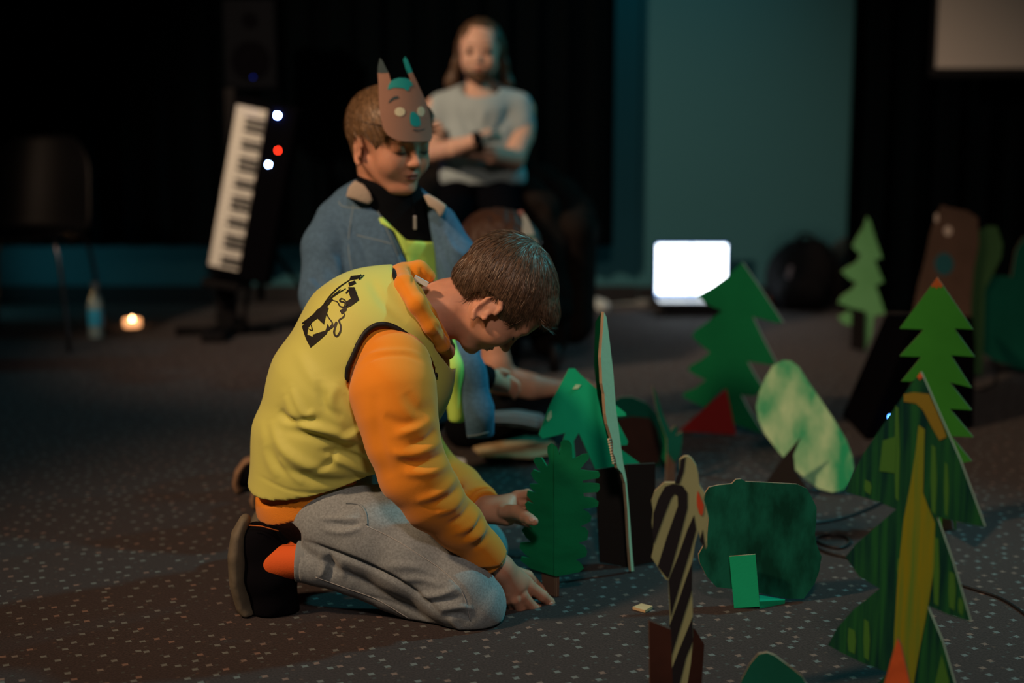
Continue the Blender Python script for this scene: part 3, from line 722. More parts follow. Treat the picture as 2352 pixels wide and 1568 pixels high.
    # cables on the carpet
    def cable(name, label, px, rad=0.0035):
        pts = [G(a, b_, rad) for a, b_ in px]; bm = bmesh.new(); add_tube(bm, catmull(pts, 8), rad, 8)
        mark(obj_bm(name, bm, WR, None, True, origin=pts[0]), label, 'cable')
    cable('cable', 'black cable looping on the carpet right of the round dark bush', [(1850, 1202), (1900, 1197), (1960, 1182), (2020, 1155), (2050, 1125)])
    cable('cable', 'black cable with a small loop just below the first cable', [(1860, 1240), (1900, 1228), (1940, 1232), (1952, 1245), (1930, 1258), (1890, 1250), (1876, 1240), (1870, 1252), (1900, 1268), (1950, 1280), (2010, 1290)])
    cable('cable', 'thin black cable curving out of the frame at lower right', [(2180, 1335), (2235, 1352), (2290, 1370), (2330, 1392), (2380, 1430)], 0.003)
    cable('cable', 'black cable in a slack bend behind the bright green tree at right', [(2235, 895), (2262, 893), (2283, 880), (2284, 850), (2276, 820)], 0.0035)
clutter()
# ============================================================ the kneeling boy in front
def P3(a): return P(*a)
def build_kneeling_boy():
    R = root('person', 'boy in yellow vest, orange sweatshirt and grey joggers kneeling bent over in front', 'person', G(900, 1430))
    Ym = 2.64
    C = P(1149, 680, 2.66); H = M(264, 640, 2.66)
    f, l, u = axes(Vector((0.38, 0.05, -0.92)), Vector((0.92, 0.06, 0.39)))
    c = lambda px, py, Y, r: (P(px, py, Y), M(r, py, Y))
    # ---- body (head, neck, arms, hands, slim legs hidden in the clothes)
    B = Field(P(640, 1000, 2.9)*1 + Vector((-0.03, -0.60, -0.36)), (P(1300, 560, 2.9)+Vector((0.04, 0.10, 0.06))), 0.0027)
    L, ax = head(B, C, f, u, H, ez=-0.155, ex=0.03)
    B.chain([c(1085, 690, 2.67, 62), c(1020, 708, 2.66, 58), c(960, 735, 2.65, 62)], 0.03)
    B.chain([c(960, 735, 2.65, 60), c(860, 830, 2.64, 75), c(790, 950, 2.64, 75), c(735, 1090, 2.64, 70)], 0.02)
    # near arm and hand (rests on the floor, fingers towards the tree)
    B.chain([c(900, 830, 2.52, 40), c(955, 1100, 2.43, 36), c(1120, 1278, 2.52, 27)], 0.01)
    B.chain([c(1120, 1278, 2.52, 27), c(1150, 1303, 2.535, 28)], 0.01)
    pk = 0.012
    B.chain([c(1150, 1303, 2.535, 27), c(1185, 1345, 2.56, 24)], pk)
    B.chain([c(1150, 1300, 2.545, 24), c(1207, 1338, 2.575, 18)], pk)
    B.chain([c(1148, 1306, 2.53, 24), c(1172, 1358, 2.55, 17)], pk)
    fk = 0.003
    B.chain([c(1200, 1336, 2.575, 16), c(1214, 1345, 2.575, 15.5), c(1246, 1368, 2.59, 13), c(1262, 1382, 2.60, 11.5), c(1271, 1393, 2.605, 9.5)], fk)
    B.chain([c(1184, 1350, 2.56, 16), c(1198, 1366, 2.56, 15), c(1222, 1392, 2.575, 12.5), c(1240, 1402, 2.585, 11.5), c(1257, 1409, 2.595, 9.5)], fk)
    B.chain([c(1174, 1358, 2.55, 15), c(1182, 1374, 2.55, 14), c(1194, 1396, 2.565, 12.5), c(1212, 1407, 2.585, 9)], fk)
    B.chain([c(1166, 1358, 2.545, 13), c(1168, 1376, 2.555, 11.5), c(1176, 1394, 2.57, 9.5), c(1188, 1402, 2.59, 8)], fk)
    B.chain([c(1180, 1315, 2.60, 17), c(1212, 1322, 2.62, 13), c(1238, 1350, 2.64, 11), c(1256, 1372, 2.64, 9)], fk)
    # far arm and hand (thumb in front of the cardboard tree, fingers behind it)
    B.chain([c(940, 820, 2.78, 45), c(970, 1065, 2.88, 36), c(1098, 1160, 2.75, 27), c(1125, 1170, 2.72, 27)], 0.01)
    B.chain([c(1125, 1170, 2.72, 27), c(1160, 1172, 2.70, 29)], pk)
    B.chain([c(1130, 1165, 2.72, 22), c(1172, 1152, 2.715, 20)], pk)
    B.chain([c(1128, 1178, 2.71, 22), c(1165, 1185, 2.69, 22)], pk)
    B.chain([c(1160, 1175, 2.68, 18), c(1185, 1176, 2.655, 17), c(1205, 1186, 2.625, 14.5), c(1216, 1192, 2.612, 13), c(1227, 1197, 2.606, 10.5)], fk)
    for j, (a, b_, cc, dd) in enumerate([((1172, 1150), (1188, 1138), (1212, 1134), (1236, 1148)), ((1178, 1160), (1196, 1152), (1222, 1154), (1244, 1166)), ((1176, 1172), (1196, 1172), (1222, 1178), (1240, 1188)), ((1168, 1182), (1188, 1190), (1208, 1198), (1222, 1206))]):
        B.chain([c(*a, 2.715, 13), c(*b_, 2.72, 12.5), c(*cc, 2.712, 11.5), c(*dd, 2.69, 9)], fk)
    # legs inside the trousers
    B.chain([c(740, 1150, 2.60, 50), c(1060, 1370, 2.50, 40)], 0.02)
    B.chain([c(1060, 1380, 2.50, 30), c(720, 1290, 2.53, 20), c(655, 1290, 2.53, 22)], 0.01)
    bme = B.mesh('body', 3); body = link('body', bme, SKIN, R, True)
    bv = bvh_of(bme); face_bits(R, L, ax, H, bv, brows=False)
    # thumb nail, finger nails
    for (px, py, rx) in ((1222, 1192, 8), (1266, 1386, 6), (1252, 1404, 6)):
        h = drape(bv, px, py, 0.0002)
        if h:
            bm = bmesh.new(); q = h[1].to_track_quat('Z', 'Y').to_matrix()
            m4 = Matrix.Translation(h[0]) @ q.to_4x4() @ Matrix.Diagonal((M(rx, py, 2.6), M(rx*0.75, py, 2.6), 0.0012, 1))
            bmesh.ops.create_uvsphere(bm, u_segments=12, v_segments=8, radius=1, matrix=m4); obj_bm('fingernail', bm, mat('nail', (0.72, 0.45, 0.36), 0.3), R, True)
    # ---- hair
    HF = Field(Vector(C)-Vector((0.17, 0.15, 0.17)), Vector(C)+Vector((0.17, 0.15, 0.17)), 0.0028)
    Rm = np.array([list(ax[0]), list(ax[1]), list(ax[2])]).T
    HF.ell(L(-0.065, 0, 0.125), [0.475*H, 0.385*H, 0.405*H], Rm, 0)
    HF.ell(L(-0.17, 0, -0.09), [0.285*H, 0.27*H, 0.26*H], Rm, 0.05*H)
    HF.ell(L(0.20, 0, 0.28), [0.225*H, 0.29*H, 0.18*H], Rm, 0.04*H)
    # hairline (side view outline of the haircut), both sides of the head
    hl = [(1016, 636), (1040, 650), (1062, 672), (1078, 686), (1094, 672), (1118, 668), (1140, 680), (1148, 700), (1140, 716), (1146, 744), (1160, 738), (1182, 742), (1204, 730), (1228, 714), (1238, 732), (1250, 746), (1270, 742), (1290, 720), (1310, 640), (1260, 540), (1160, 520), (1060, 560)]
    HF.pixprism(hl, 2.3, 3.1, 'int')
    hme = HF.mesh('hair', 2); hair = link('hair', hme, HAIR1, R, True)
    whorl = L(-0.26, -0.05, 0.42)
    def flow(p, n):
        d = p-whorl; loc = p-Vector(C); sidez = abs(loc.dot(ax[1]))/H
        return d.normalized()*1.0+ax[0]*0.55-ax[2]*0.35*max(0, 1-2*abs(loc.dot(ax[0]))/H)
    hair_strands('hair_strand_layer', hme, HAIR1, hair, 24000, 0.023, 0.0010, flow, 3, 0.17, seg=3, jit=0.14, keep=lambda p: not ((p-L(0, 0, 0)).dot(ax[2]) < 0.0*H and (p-L(0, 0, 0)).dot(ax[0]) > -0.10*H))
    # ---- sweatshirt
    T = Field(P(540, 1260, 2.6)+Vector((0, -0.32, 0)), P(1180, 560, 2.7)+Vector((0, 0.34, 0)), 0.0036)
    tor = [c(722, 1128, Ym, 131), c(745, 1010, Ym, 146), c(797, 900, Ym, 170), c(864, 794, Ym, 163), c(925, 728, Ym, 110)]
    SQ = (1, 1.13, 1)
    T.chain(tor, 0.02, SQ)
    T.chain([c(862, 792, Ym, 160), c(880, 860, Ym, 145), c(850, 960, Ym, 130)], 0.03, SQ)
    V = Field(T.lo, T.lo+T.n*T.vox, 0.0036); V.f = T.f.copy(); T.grow(-0.004)
    # sleeves
    T.chain([c(905, 845, 2.50, 88), c(903, 900, 2.465, 96), c(912, 950, 2.45, 90), c(925, 1010, 2.44, 83), c(950, 1085, 2.44, 79), c(990, 1143, 2.45, 71), c(1050, 1203, 2.475, 58), c(1105, 1262, 2.51, 46), c(1140, 1300, 2.52, 44)], 0.015)
    T.chain([c(925, 830, 2.80, 90), c(925, 985, 2.86, 74), c(975, 1070, 2.88, 64), c(1050, 1122, 2.83, 55), c(1112, 1166, 2.735, 47)], 0.015)
    # wrists cut square
    d1 = P(1140, 1300, 2.52)-P(1105, 1262, 2.51); T.plane(P(1128, 1289, 2.52), d1, 0.075)
    d2 = P(1130, 1178, 2.72)-P(1085, 1146, 2.78); T.plane(P(1104, 1160, 2.745), d2, 0.10, centre=P(1128, 1180, 2.72))
    # waist hem
    a, b_, d_ = P(590, 1168, 2.64), P(665, 1207, 2.50), P(850, 1117, 2.50)
    nh = (b_-a).cross(d_-a); nh = nh if nh.z < 0 else -nh
    T.plane(a, nh, 0.30, centre=P(715, 1180, 2.64))
    # open neck
    nk0 = P(990, 720, 2.66); nd = (P(1060, 690, 2.66)-P(930, 760, 2.66)); T.plane(nk0, nd, 0.14)
    foldsT = [([(905, 1000), (950, 985), (1000, 960)], 0.006, 12), ([(900, 1040), (960, 1040), (1020, 1010)], 0.007, 11), ([(925, 1085), (985, 1085), (1035, 1060)], 0.006, 11),
              ([(955, 1150), (1010, 1130), (1050, 1090)], 0.006, 10), ([(940, 1020), (980, 1010), (1003, 985)], -0.006, 8), ([(925, 1062), (980, 1062), (1030, 1035)], -0.007, 8),
              ([(1000, 1180), (1040, 1165), (1072, 1125)], 0.005, 9), ([(985, 1160), (1035, 1140), (1060, 1110)], -0.006, 8), ([(1045, 1225), (1080, 1205), (1100, 1170)], 0.006, 8),
              ([(1030, 1205), (1065, 1185), (1085, 1150)], -0.005, 7), ([(1075, 1245), (1105, 1222), (1118, 1195)], 0.006, 7), ([(1062, 1240), (1092, 1215), (1108, 1185)], -0.005, 6),
              ([(860, 900), (868, 1000), (900, 1100)], -0.004, 14), ([(930, 900), (960, 940), (1000, 930)], -0.004, 16), ([(810, 855), (850, 815), (930, 805), (970, 820)], 0.0025, 6), ([(806, 865), (848, 825), (928, 815), (968, 832)], -0.002, 5),
              ([(1085, 1262), (1108, 1245), (1122, 1222)], -0.004, 7), ([(880, 955), (930, 975), (985, 965)], -0.004, 12), ([(600, 1140), (640, 1160), (720, 1165)], -0.003, 5)]
    sw = add('sweatshirt', T, ORANGE, R, 2, folder(foldsT, (0.0025, 14, (1, 1, 1.0))))
    # cuffs and waistband
    K = Field(P(1040, 1340, 2.52)+Vector((-.02, -.1, 0)), P(1180, 1220, 2.52)+Vector((.02, .1, 0.02)), 0.0026)
    K.chain([c(1090, 1246, 2.505, 45), c(1145, 1305, 2.525, 37)], 0); K.plane(P(1133, 1295, 2.52), d1); K.plane(P(1106, 1264, 2.51), -d1)
    add('cuff', K, ORIB, sw, 1)
    K = Field(P(1040, 1230, 2.75)+Vector((-.02, -.1, 0)), P(1150, 1090, 2.75)+Vector((.02, .1, 0.02)), 0.0026)
    K.chain([c(1070, 1136, 2.80, 50), c(1125, 1176, 2.725, 42)], 0); K.plane(P(1112, 1166, 2.738), d2); K.plane(P(1083, 1146, 2.77), -d2)
    add('cuff', K, ORIB, sw, 1)
    W = Field(P(560, 1250, 2.6)+Vector((0, -0.3, 0)), P(900, 1060, 2.7)+Vector((0, 0.3, 0)), 0.0034)
    W.chain([c(722, 1150, Ym, 133), c(735, 1060, Ym, 138)], 0, SQ); W.plane(a+nh.normalized()*0.004, nh); W.plane(a-nh.normalized()*0.030, -nh)
    add('waistband', W, ORIB, sw, 1)
    # hood gathered round the neck
    Hd = Field(P(880, 860, 2.6)+Vector((0, -0.3, 0)), P(1080, 570, 2.7)+Vector((0, 0.3, 0)), 0.003)
    ring = [(928, 632, 2.70, 24), (918, 634, 2.64, 26), (930, 655, 2.56, 24), (958, 698, 2.515, 22), (990, 748, 2.52, 19), (1016, 792, 2.56, 17), (1026, 808, 2.62, 17), (1026, 800, 2.70, 18), (1010, 740, 2.79, 20), (990, 680, 2.79, 22), (965, 645, 2.755, 24), (945, 628, 2.72, 24), (928, 632, 2.70, 24)]
    Hd.chain([c(*q) for q in ring], 0.008)
    Hd.chain([c(932, 628, 2.66, 26), c(962, 622, 2.66, 22), c(985, 634, 2.66, 16)], 0.012)
    Hd.chain([c(925, 642, 2.60, 20), c(955, 672, 2.57, 16), c(990, 722, 2.57, 13), c(1022, 780, 2.59, 12)], 0.006)
    add('hood', Hd, ORANGE, sw, 2, folder([([(940, 610), (950, 630), (948, 655)], -0.004, 5), ([(965, 612), (972, 632), (985, 645)], -0.004, 5), ([(1000, 745), (1022, 770), (1035, 800)], -0.003, 4)]))
    # white neck label
    bm = bmesh.new(); q = P(967, 645, 2.60); add_box(bm, q, (0.028, 0.010, 0.009), Matrix.Rotation(0.5, 3, 'Y')); obj_bm('care_label', bm, mat('label_white', (0.6, 0.6, 0.6), 0.7), sw)
    # ---- vest
    V.grow(0.008)
    V.chain([c(715, 1120, Ym, 141), c(740, 1020, Ym, 152)], 0.02, (1, 1.13, 1))
    va, vb, vd = P(578, 1100, 2.64), P(690, 1152, 2.49), P(900, 1102, 2.50)
    nv = (vb-va).cross(vd-va); nv = nv if nv.z < 0 else -nv
    V.plane(va, nv, 0.4, centre=P(720, 1180, 2.64))
    # neck opening and armholes
    V.pixprism([(903, 600), (903, 622), (915, 650), (942, 684), (970, 717), (985, 752), (1000, 800), (1035, 848), (1120, 820), (1120, 560), (960, 560)], 2.3, 3.0)
    arm = [(806, 900), (797, 884), (798, 855), (812, 815), (829, 778), (850, 753), (875, 746), (905, 752), (940, 774), (970, 793), (988, 820), (998, 847), (995, 868), (1010, 880), (990, 960), (940, 1000), (860, 960)]
    arm_hole = [(806, 900), (797, 884), (798, 855), (812, 815), (829, 778), (850, 753), (875, 746), (905, 752), (940, 774), (970, 793), (988, 820), (998, 847), (995, 868), (960, 900), (870, 930)]
    V.pixprism(arm_hole, 2.2, 2.60)
    V.cap(P(950, 850, 2.72), P(980, 880, 3.0), M(85, 850, 2.7), None, 0, 'sub')
    foldsV = [([(668, 890), (700, 950), (725, 945)], 0.006, 9), ([(655, 905), (690, 970), (760, 990), (830, 1010)], 0.009, 12), ([(650, 985), (720, 1000), (790, 1030), (850, 1020)], -0.006, 12),
              ([(622, 960), (650, 1030), (720, 1075), (800, 1090)], 0.007, 13), ([(610, 1020), (650, 1075), (740, 1105), (850, 1095)], -0.006, 12), ([(640, 940), (665, 965), (730, 965)], -0.009, 9),
              ([(760, 1050), (820, 1075), (880, 1090)], 0.007, 9), ([(740, 1035), (800, 1045), (860, 1065)], -0.007, 8), ([(780, 1010), (830, 985), (845, 950)], 0.006, 9), ([(775, 880), (760, 930), (790, 990)], 0.005, 12),
              ([(735, 870), (745, 930), (790, 960)], -0.005, 11), ([(850, 640), (880, 690), (940, 740)], -0.004, 13), ([(680, 800), (720, 870), (760, 900)], 0.004, 16), ([(590, 1090), (680, 1130), (790, 1128), (870, 1108)], -0.002, 4),
              ([(640, 1050), (665, 1085), (700, 1110)], 0.005, 8), ([(600, 960), (612, 1040), (640, 1100)], 0.004, 12), ([(790, 900), (820, 950), (850, 1000)], -0.004, 9), ([(700, 1090), (760, 1060), (770, 1020)], -0.004, 8)]
    vest = add('vest', V, YELLOW, R, 2, folder(foldsV, (0.003, 11, (1, 1, 1))))
    vbv = bvh_of(vest.data)
    draped_tube('armhole_trim', vbv, [(812, 905), (801, 888), (796, 870), (798, 848), (812, 812), (829, 776), (850, 753), (875, 744), (905, 750), (940, 772), (968, 792), (987, 818), (998, 845), (999, 866)], 0.0047, BLACKTRIM, vest, 0.001)
    draped_tube('neck_trim', vbv, [(902, 618), (909, 644), (924, 664), (942, 684), (968, 714), (983, 748), (990, 764)], 0.0047, BLACKTRIM, vest, 0.001)
    # print on the back
    z = lambda L_: [(500+a_/2.614, 560+b_/2.614) for a_, b_ in L_]
    polys = []
    polys.append(z([(508, 497), (535, 470), (600, 395), (640, 372), (668, 385), (650, 440), (640, 485), (600, 448), (570, 470), (545, 505), (540, 545), (580, 560), (560, 625), (532, 570)]))
    polys.append(z([(575, 545), (650, 520), (662, 480), (672, 500), (655, 540), (600, 590), (560, 622)]))
    polys.append(z([(845, 335), (790, 368), (735, 400), (745, 425), (775, 400), (778, 365), (820, 350)]))
    polys.append(z([(785, 262), (822, 262), (850, 338), (800, 375), (775, 385), (770, 350), (800, 330), (790, 300)]))
    polys.append(z([(785, 235), (825, 222), (832, 240), (790, 258)])); polys.append(z([(800, 195), (870, 188), (840, 212), (790, 222)]))
    for line, w_ in [([(690, 330), (650, 375), (560, 445), (510, 480)], 6), ([(770, 270), (720, 300), (660, 345), (610, 395)], 2.6), ([(800, 215), (730, 262), (680, 310), (640, 360)], 3), ([(740, 275), (680, 325), (630, 385)], 2.2),
                     ([(690, 340), (720, 350), (735, 375), (760, 380), (765, 355), (735, 345), (745, 330), (770, 345), (775, 370)], 3.4), ([(640, 385), (665, 440), (690, 480), (660, 520), (700, 490), (715, 470), (700, 530), (715, 555), (735, 530), (740, 495), (730, 460), (755, 440), (760, 420), (735, 405)], 4),
                     ([(540, 505), (570, 520), (560, 480)], 2.5), ([(860, 185), (850, 215), (880, 188)], 3), ([(770, 300), (790, 280), (815, 290)], 4)]:
        polys += stroke(z(line), w_)
    draped_patch('back_print', vbv, polys, INK, vest, 0.0012, 6)
    # ---- trousers
    J = Field(P(600, 1500, 2.6)+Vector((0, -0.30, -0.02)), P(1190, 1040, 2.7)+Vector((0, 0.36, 0.03)), 0.0036)
    J.chain([c(735, 1150, 2.64, 112), c(775, 1150, 2.64, 105)], 0.02, (1, 1.15, 1))
    J.chain([c(770, 1200, 2.56, 100), c(850, 1225, 2.54, 98), c(940, 1278, 2.52, 92), c(1040, 1345, 2.50, 84), c(1086, 1386, 2.50, 77)], 0.02)
    J.chain([c(900, 1170, 2.57, 60), c(1000, 1260, 2.54, 66)], 0.03); J.chain([c(715, 1172, 2.58, 72), c(780, 1200, 2.56, 90)], 0.02)
    legc = [c(1086, 1396, 2.505, 70), c(1010, 1392, 2.52, 58), c(900, 1352, 2.53, 52), c(810, 1318, 2.53, 50), c(735, 1296, 2.53, 48), c(680, 1288, 2.53, 44), c(640, 1284, 2.53, 44)]
    J.chain(legc, 0.006)
    J.chain([c(790, 1180, 2.74, 98), c(1000, 1235, 2.84, 72), c(1098, 1258, 2.86, 66)], 0.02)
    J.chain([c(1098, 1268, 2.86, 62), c(900, 1270, 2.86, 46), c(740, 1255, 2.84, 42)], 0.01)
    J.plane(P(692, 1288, 2.53), Vector((-1, 0, 0.05)), 0.075, centre=P(650, 1288, 2.53))
    J.plane(Vector((0, 0, 0.002)), Vector((0, 0, -1)))
    foldsJ = [([(700, 1245), (780, 1272), (860, 1306), (940, 1350), (1005, 1405)], -0.009, 6), ([(960, 1370), (1010, 1365), (1050, 1350)], 0.005, 7), ([(985, 1385), (1030, 1378), (1065, 1370)], -0.004, 6), ([(1010, 1400), (1060, 1392), (1085, 1400)], 0.005, 6),
              ([(1015, 1415), (1060, 1410), (1080, 1425)], -0.004, 6), ([(1030, 1415), (1055, 1440), (1075, 1458)], 0.005, 6), ([(735, 1270), (745, 1300), (735, 1325)], 0.006, 7), ([(755, 1270), (765, 1300), (755, 1330)], -0.006, 7), ([(780, 1285), (790, 1310), (785, 1330)], 0.004, 8),
              ([(740, 1215), (790, 1222), (830, 1212)], 0.005, 7), ([(760, 1200), (800, 1207), (830, 1200)], -0.005, 6), ([(730, 1190), (780, 1192), (820, 1190)], 0.004, 6), ([(900, 1230), (980, 1285), (1060, 1350), (1080, 1420)], -0.0022, 4),
              ([(880, 1300), (950, 1300), (1000, 1320)], 0.004, 10), ([(920, 1330), (970, 1330), (1020, 1345)], 0.004, 8), ([(840, 1370), (900, 1385), (980, 1420)], -0.002, 5)]
    tr = add('trousers', J, GREY, R, 2, folder(foldsJ, (0.0028, 12, (1, 1, 1))))
    K = Field(P(660, 1370, 2.53)+Vector((-.02, -.1, 0)), P(760, 1210, 2.53)+Vector((.02, .1, 0.02)), 0.0026)
    K.chain([c(670, 1288, 2.53, 46), c(725, 1292, 2.53, 46)], 0, (1, 0.95, 1.05)); K.plane(P(681, 1288, 2.53), Vector((-1, 0, 0.05))); K.plane(P(706, 1288, 2.53), Vector((1, 0, -0.05)))
    add('ankle_cuff', K, GRIB, tr, 1)
    tbv = bvh_of(tr.data)
    draped_tube('side_seam', tbv, [(842, 1208), (900, 1235), (960, 1272), (1020, 1312), (1062, 1360), (1080, 1425)], 0.0008, mat('seam', (0.36, 0.37, 0.37), 0.9), tr, 0.0002)
    draped_tube('side_seam', tbv, [(725, 1325), (800, 1352), (870, 1378), (940, 1420), (1010, 1452)], 0.0008, bpy.data.materials['seam'], tr, 0.0002)
    draped_tube('pocket_edge', tbv, [(795, 1155), (825, 1158), (840, 1178), (843, 1205)], 0.0022, GRIB, tr, 0.0006)
    # ---- socks and shoes
    for s_, (dx, dy, dY) in enumerate(((0, 0, 0), (46, -30, 0.30))):
        cc = lambda px, py, Y, r: c(px+dx, py+dy, Y+dY, r)
        Kf = Field(P(560+dx, 1400+dy, 2.55+dY)+Vector((0, -0.1, 0)), P(740+dx, 1180+dy, 2.55+dY)+Vector((0, 0.1, 0)), 0.003)
        Kf.chain([cc(630, 1292, 2.535, 40), cc(690, 1288, 2.53, 40)], 0); add('sock', Kf, SOCK, R, 1)
        S = Field(P(500+dx, 1470+dy, 2.55+dY)+Vector((0, -0.12, -0.02)), P(740+dx, 1150+dy, 2.55+dY)+Vector((0, 0.12, 0.02)), 0.003)
        S.chain([cc(590, 1232, 2.545, 34), cc(600, 1320, 2.545, 42), cc(622, 1392, 2.55, 42), cc(640, 1412, 2.555, 26)], 0.015, (1, 1.05, 1))
        S.chain([cc(600, 1250, 2.545, 40), cc(640, 1300, 2.545, 44)], 0.02)
        S.chain([cc(635, 1330, 2.545, 42), cc(660, 1390, 2.55, 26)], 0.03)
        S.plane(P(605+dx, 1205+dy, 2.545+dY), P(620+dx, 1180+dy, 2.545+dY)-P(612+dx, 1205+dy, 2.545+dY), 0.05)
        S.plane(Vector((0, 0, 0.002)), Vector((0, 0, -1)))
        sh = add('shoe', S, SHOE, R, 2)
        Yc = 2.545+dY
        So = Field(P(500+dx, 1470+dy, Yc)+Vector((0, -0.10, -0.02)), P(680+dx, 1160+dy, Yc)+Vector((0, 0.10, 0.02)), 0.0028)
        so = [(562, 1194, 13), (551, 1225, 19), (548, 1270, 23), (550, 1330, 22), (562, 1385, 19), (582, 1418, 17), (606, 1434, 13)]
        So.chain([(P(a_+dx, b2+dy, Yc), M(r_, b2, Yc)) for a_, b2, r_ in so], 0, (1, 2.5, 1)); So.plane(Vector((0, 0, 0.002)), (0, 0, -1))
        add('sole', So, SOLE, sh, 2)
        bm = bmesh.new(); add_tube(bm, [P(a_+dx, b2+dy, Yc-0.036) for a_, b2 in ((572, 1206), (600, 1208), (640, 1219))], 0.0011, 6); obj_bm('stitching', bm, STITCH, sh, True)
    return R
kneeling_boy = build_kneeling_boy()
# ============================================================ boy with the animal mask
DENIM = mat('denim', (0.075, 0.155, 0.26), 0.9, bump=(350, 0.4, 0.001), var=0.12, vscale=120)
DENIML = mat('denim_seam', (0.20, 0.28, 0.33), 0.85); FLEECE = mat('beige_lining', (0.42, 0.36, 0.30), 0.95, bump=(120, 0.6, 0.002), sheen=0.3)
KNIT = mat('black_knit', (0.004, 0.005, 0.007), 0.95, bump=(300, 0.3, 0.001), spec=0.08); MBR = mat('mask_brown', (0.30, 0.17, 0.125), 0.75, var=0.05, vscale=10)
TEALP = mat('teal_paint', (0.01, 0.30, 0.30), 0.6)
def build_masked_boy():
    Y0 = 3.2
    c = lambda px, py, Y, r: (P(px, py, Y), M(r, py, Y))
    R = root('person', 'boy in denim jacket kneeling upright behind, paper animal mask raised on his forehead', 'person', G(900, 1210))
    th, ph = math.radians(43), math.radians(12)
    fh = Vector((math.sin(th), -math.cos(th), 0)); f = fh*math.cos(ph)-Vector((0, 0, 1))*math.sin(ph); u = Vector((0, 0, 1))*math.cos(ph)+fh*math.sin(ph)
    u = (u+Vector((-0.05, 0, 0))).normalized()
    C = P(896, 322, Y0); H = M(236, 320, Y0)
    B = Field(P(600, 1100, 3.2)+Vector((0, -0.45, -0.12)), P(1180, 170, 3.2)+Vector((0.02, 0.45, 0.02)), 0.0032)
    L, ax = head(B, C, f, u, H)
    B.chain([c(872, 380, 3.24, 52), c(880, 460, 3.24, 52)], 0.03)
    B.chain([c(880, 470, 3.24, 60), c(880, 620, 3.26, 105), c(880, 900, 3.28, 95), c(885, 1010, 3.28, 90)], 0.02)
    # forearm in its black cuff with the hand reaching to the tree group
    B.chain([c(1068, 845, 3.20, 26), c(1120, 868, 3.24, 24), c(1150, 880, 3.28, 22)], 0.01)
    for j, dy in enumerate((-14, -5, 5, 13)):
        B.chain([c(1145, 876+dy, 3.28, 9), c(1168, 882+dy, 3.30, 8), c(1186-3*j, 892+dy*0.9, 3.30, 7), c(1196-5*j, 902+dy*0.8, 3.30, 5.5)], 0.003)
    B.chain([c(1130, 862, 3.25, 11), c(1150, 852, 3.26, 8), c(1166, 856, 3.27, 7)], 0.003)
    bme = B.mesh('body', 3); link('body', bme, SKIN, R, True); bv = bvh_of(bme); face_bits(R, L, ax, H, bv)
    # hair
    HF = Field(Vector(C)-Vector((0.19, 0.19, 0.17)), Vector(C)+Vector((0.19, 0.19, 0.2)), 0.0035)
    Rm = np.array([list(ax[0]), list(ax[1]), list(ax[2])]).T
    HF.ell(L(-0.045, 0, 0.135), [0.465*H, 0.39*H, 0.40*H], Rm, 0); HF.ell(L(-0.16, 0, -0.08), [0.28*H, 0.29*H, 0.24*H], Rm, 0.04*H); HF.ell(L(0.2, 0, 0.30), [0.2*H, 0.27*H, 0.15*H], Rm, 0.05*H)
    # face opening and ears left clear
    HF.ell(L(0.42, 0, -0.16), [0.36*H, 0.42*H, 0.40*H], Rm, 0.02*H, 'sub')
    for s in (1, -1): HF.ell(L(0.02, s*0.36, -0.12), [0.17*H, 0.14*H, 0.19*H], Rm, 0.01*H, 'sub')
    HF.plane(L(-0.2, 0, -0.24), -ax[2]+ax[0]*0.15)
    hme = HF.mesh('hair', 2); hair = link('hair', hme, HAIR2, R, True); wh = L(-0.25, 0, 0.42)
    hair_strands('hair_strand_layer', hme, HAIR2, hair, 9000, 0.028, 0.0014, lambda p, n: (p-wh).normalized()+ax[0]*0.3-ax[2]*0.4, 5, 0.05, jit=0.12, keep=lambda p: not ((p-L(0, 0, 0)).dot(ax[2]) < 0.10*H and (p-L(0, 0, 0)).dot(ax[0]) > -0.15*H))
    # black zip-neck sweater
    S = Field(P(700, 1050, 3.25)+Vector((0, -0.25, 0)), P(1100, 370, 3.25)+Vector((0, 0.25, 0)), 0.0045)
    S.chain([c(885, 395, 3.22, 66), c(892, 450, 3.23, 74)], 0.01); S.plane(P(885, 408, 3.22), (0.1, -0.25, 1), 0.12, centre=P(885, 380, 3.22))
    S.chain([c(895, 500, 3.25, 85), c(890, 560, 3.26, 118), c(890, 760, 3.28, 125), c(900, 940, 3.28, 120)], 0.03, (1.05, 0.95, 1))
    sw = add('sweater', S, KNIT, R, 2)
    sb = bvh_of(sw.data); draped_tube('zip', sb, [(942, 440), (950, 480), (953, 530)], 0.0016, KNIT, sw, 0.0004)
    bm = bmesh.new(); h = drape(sb, 951, 512, 0.004)
    if h: add_box(bm, h[0], (0.007, 0.003, 0.030), None, 0.001); obj_bm('zip_pull', bm, mat('zip_silver', (0.5, 0.5, 0.5), 0.4, metal=0.7), sw)
    # lime vest panel over the sweater
    V = Field(S.lo, S.lo+S.n*S.vox, 0.0045)
    V.chain([c(895, 560, 3.26, 112), c(890, 700, 3.28, 130), c(895, 940, 3.28, 135)], 0.03, (1.05, 0.98, 1)); V.grow(0.015)
    V.chain([c(1000, 700, 3.12, 36), c(1040, 850, 3.06, 30), c(1050, 955, 3.05, 26)], 0.03, (0.8, 1, 1))
    V.plane(P(1000, 968, 3.05), (0, 0, -1)); V.pixprism([(650, 400), (905, 530), (932, 590), (955, 680), (985, 800), (1010, 900), (1012, 1040), (650, 1040)], 2.8, 3.22); V.pixprism([(800, 400), (890, 510), (935, 552), (998, 556), (1100, 400)], 2.9, 3.7)
    add('vest', V, LIME, R, 2, folder([([(960, 580), (965, 700), (985, 820)], -0.005, 12), ([(990, 700), (1010, 800), (1020, 900)], 0.004, 12)]))
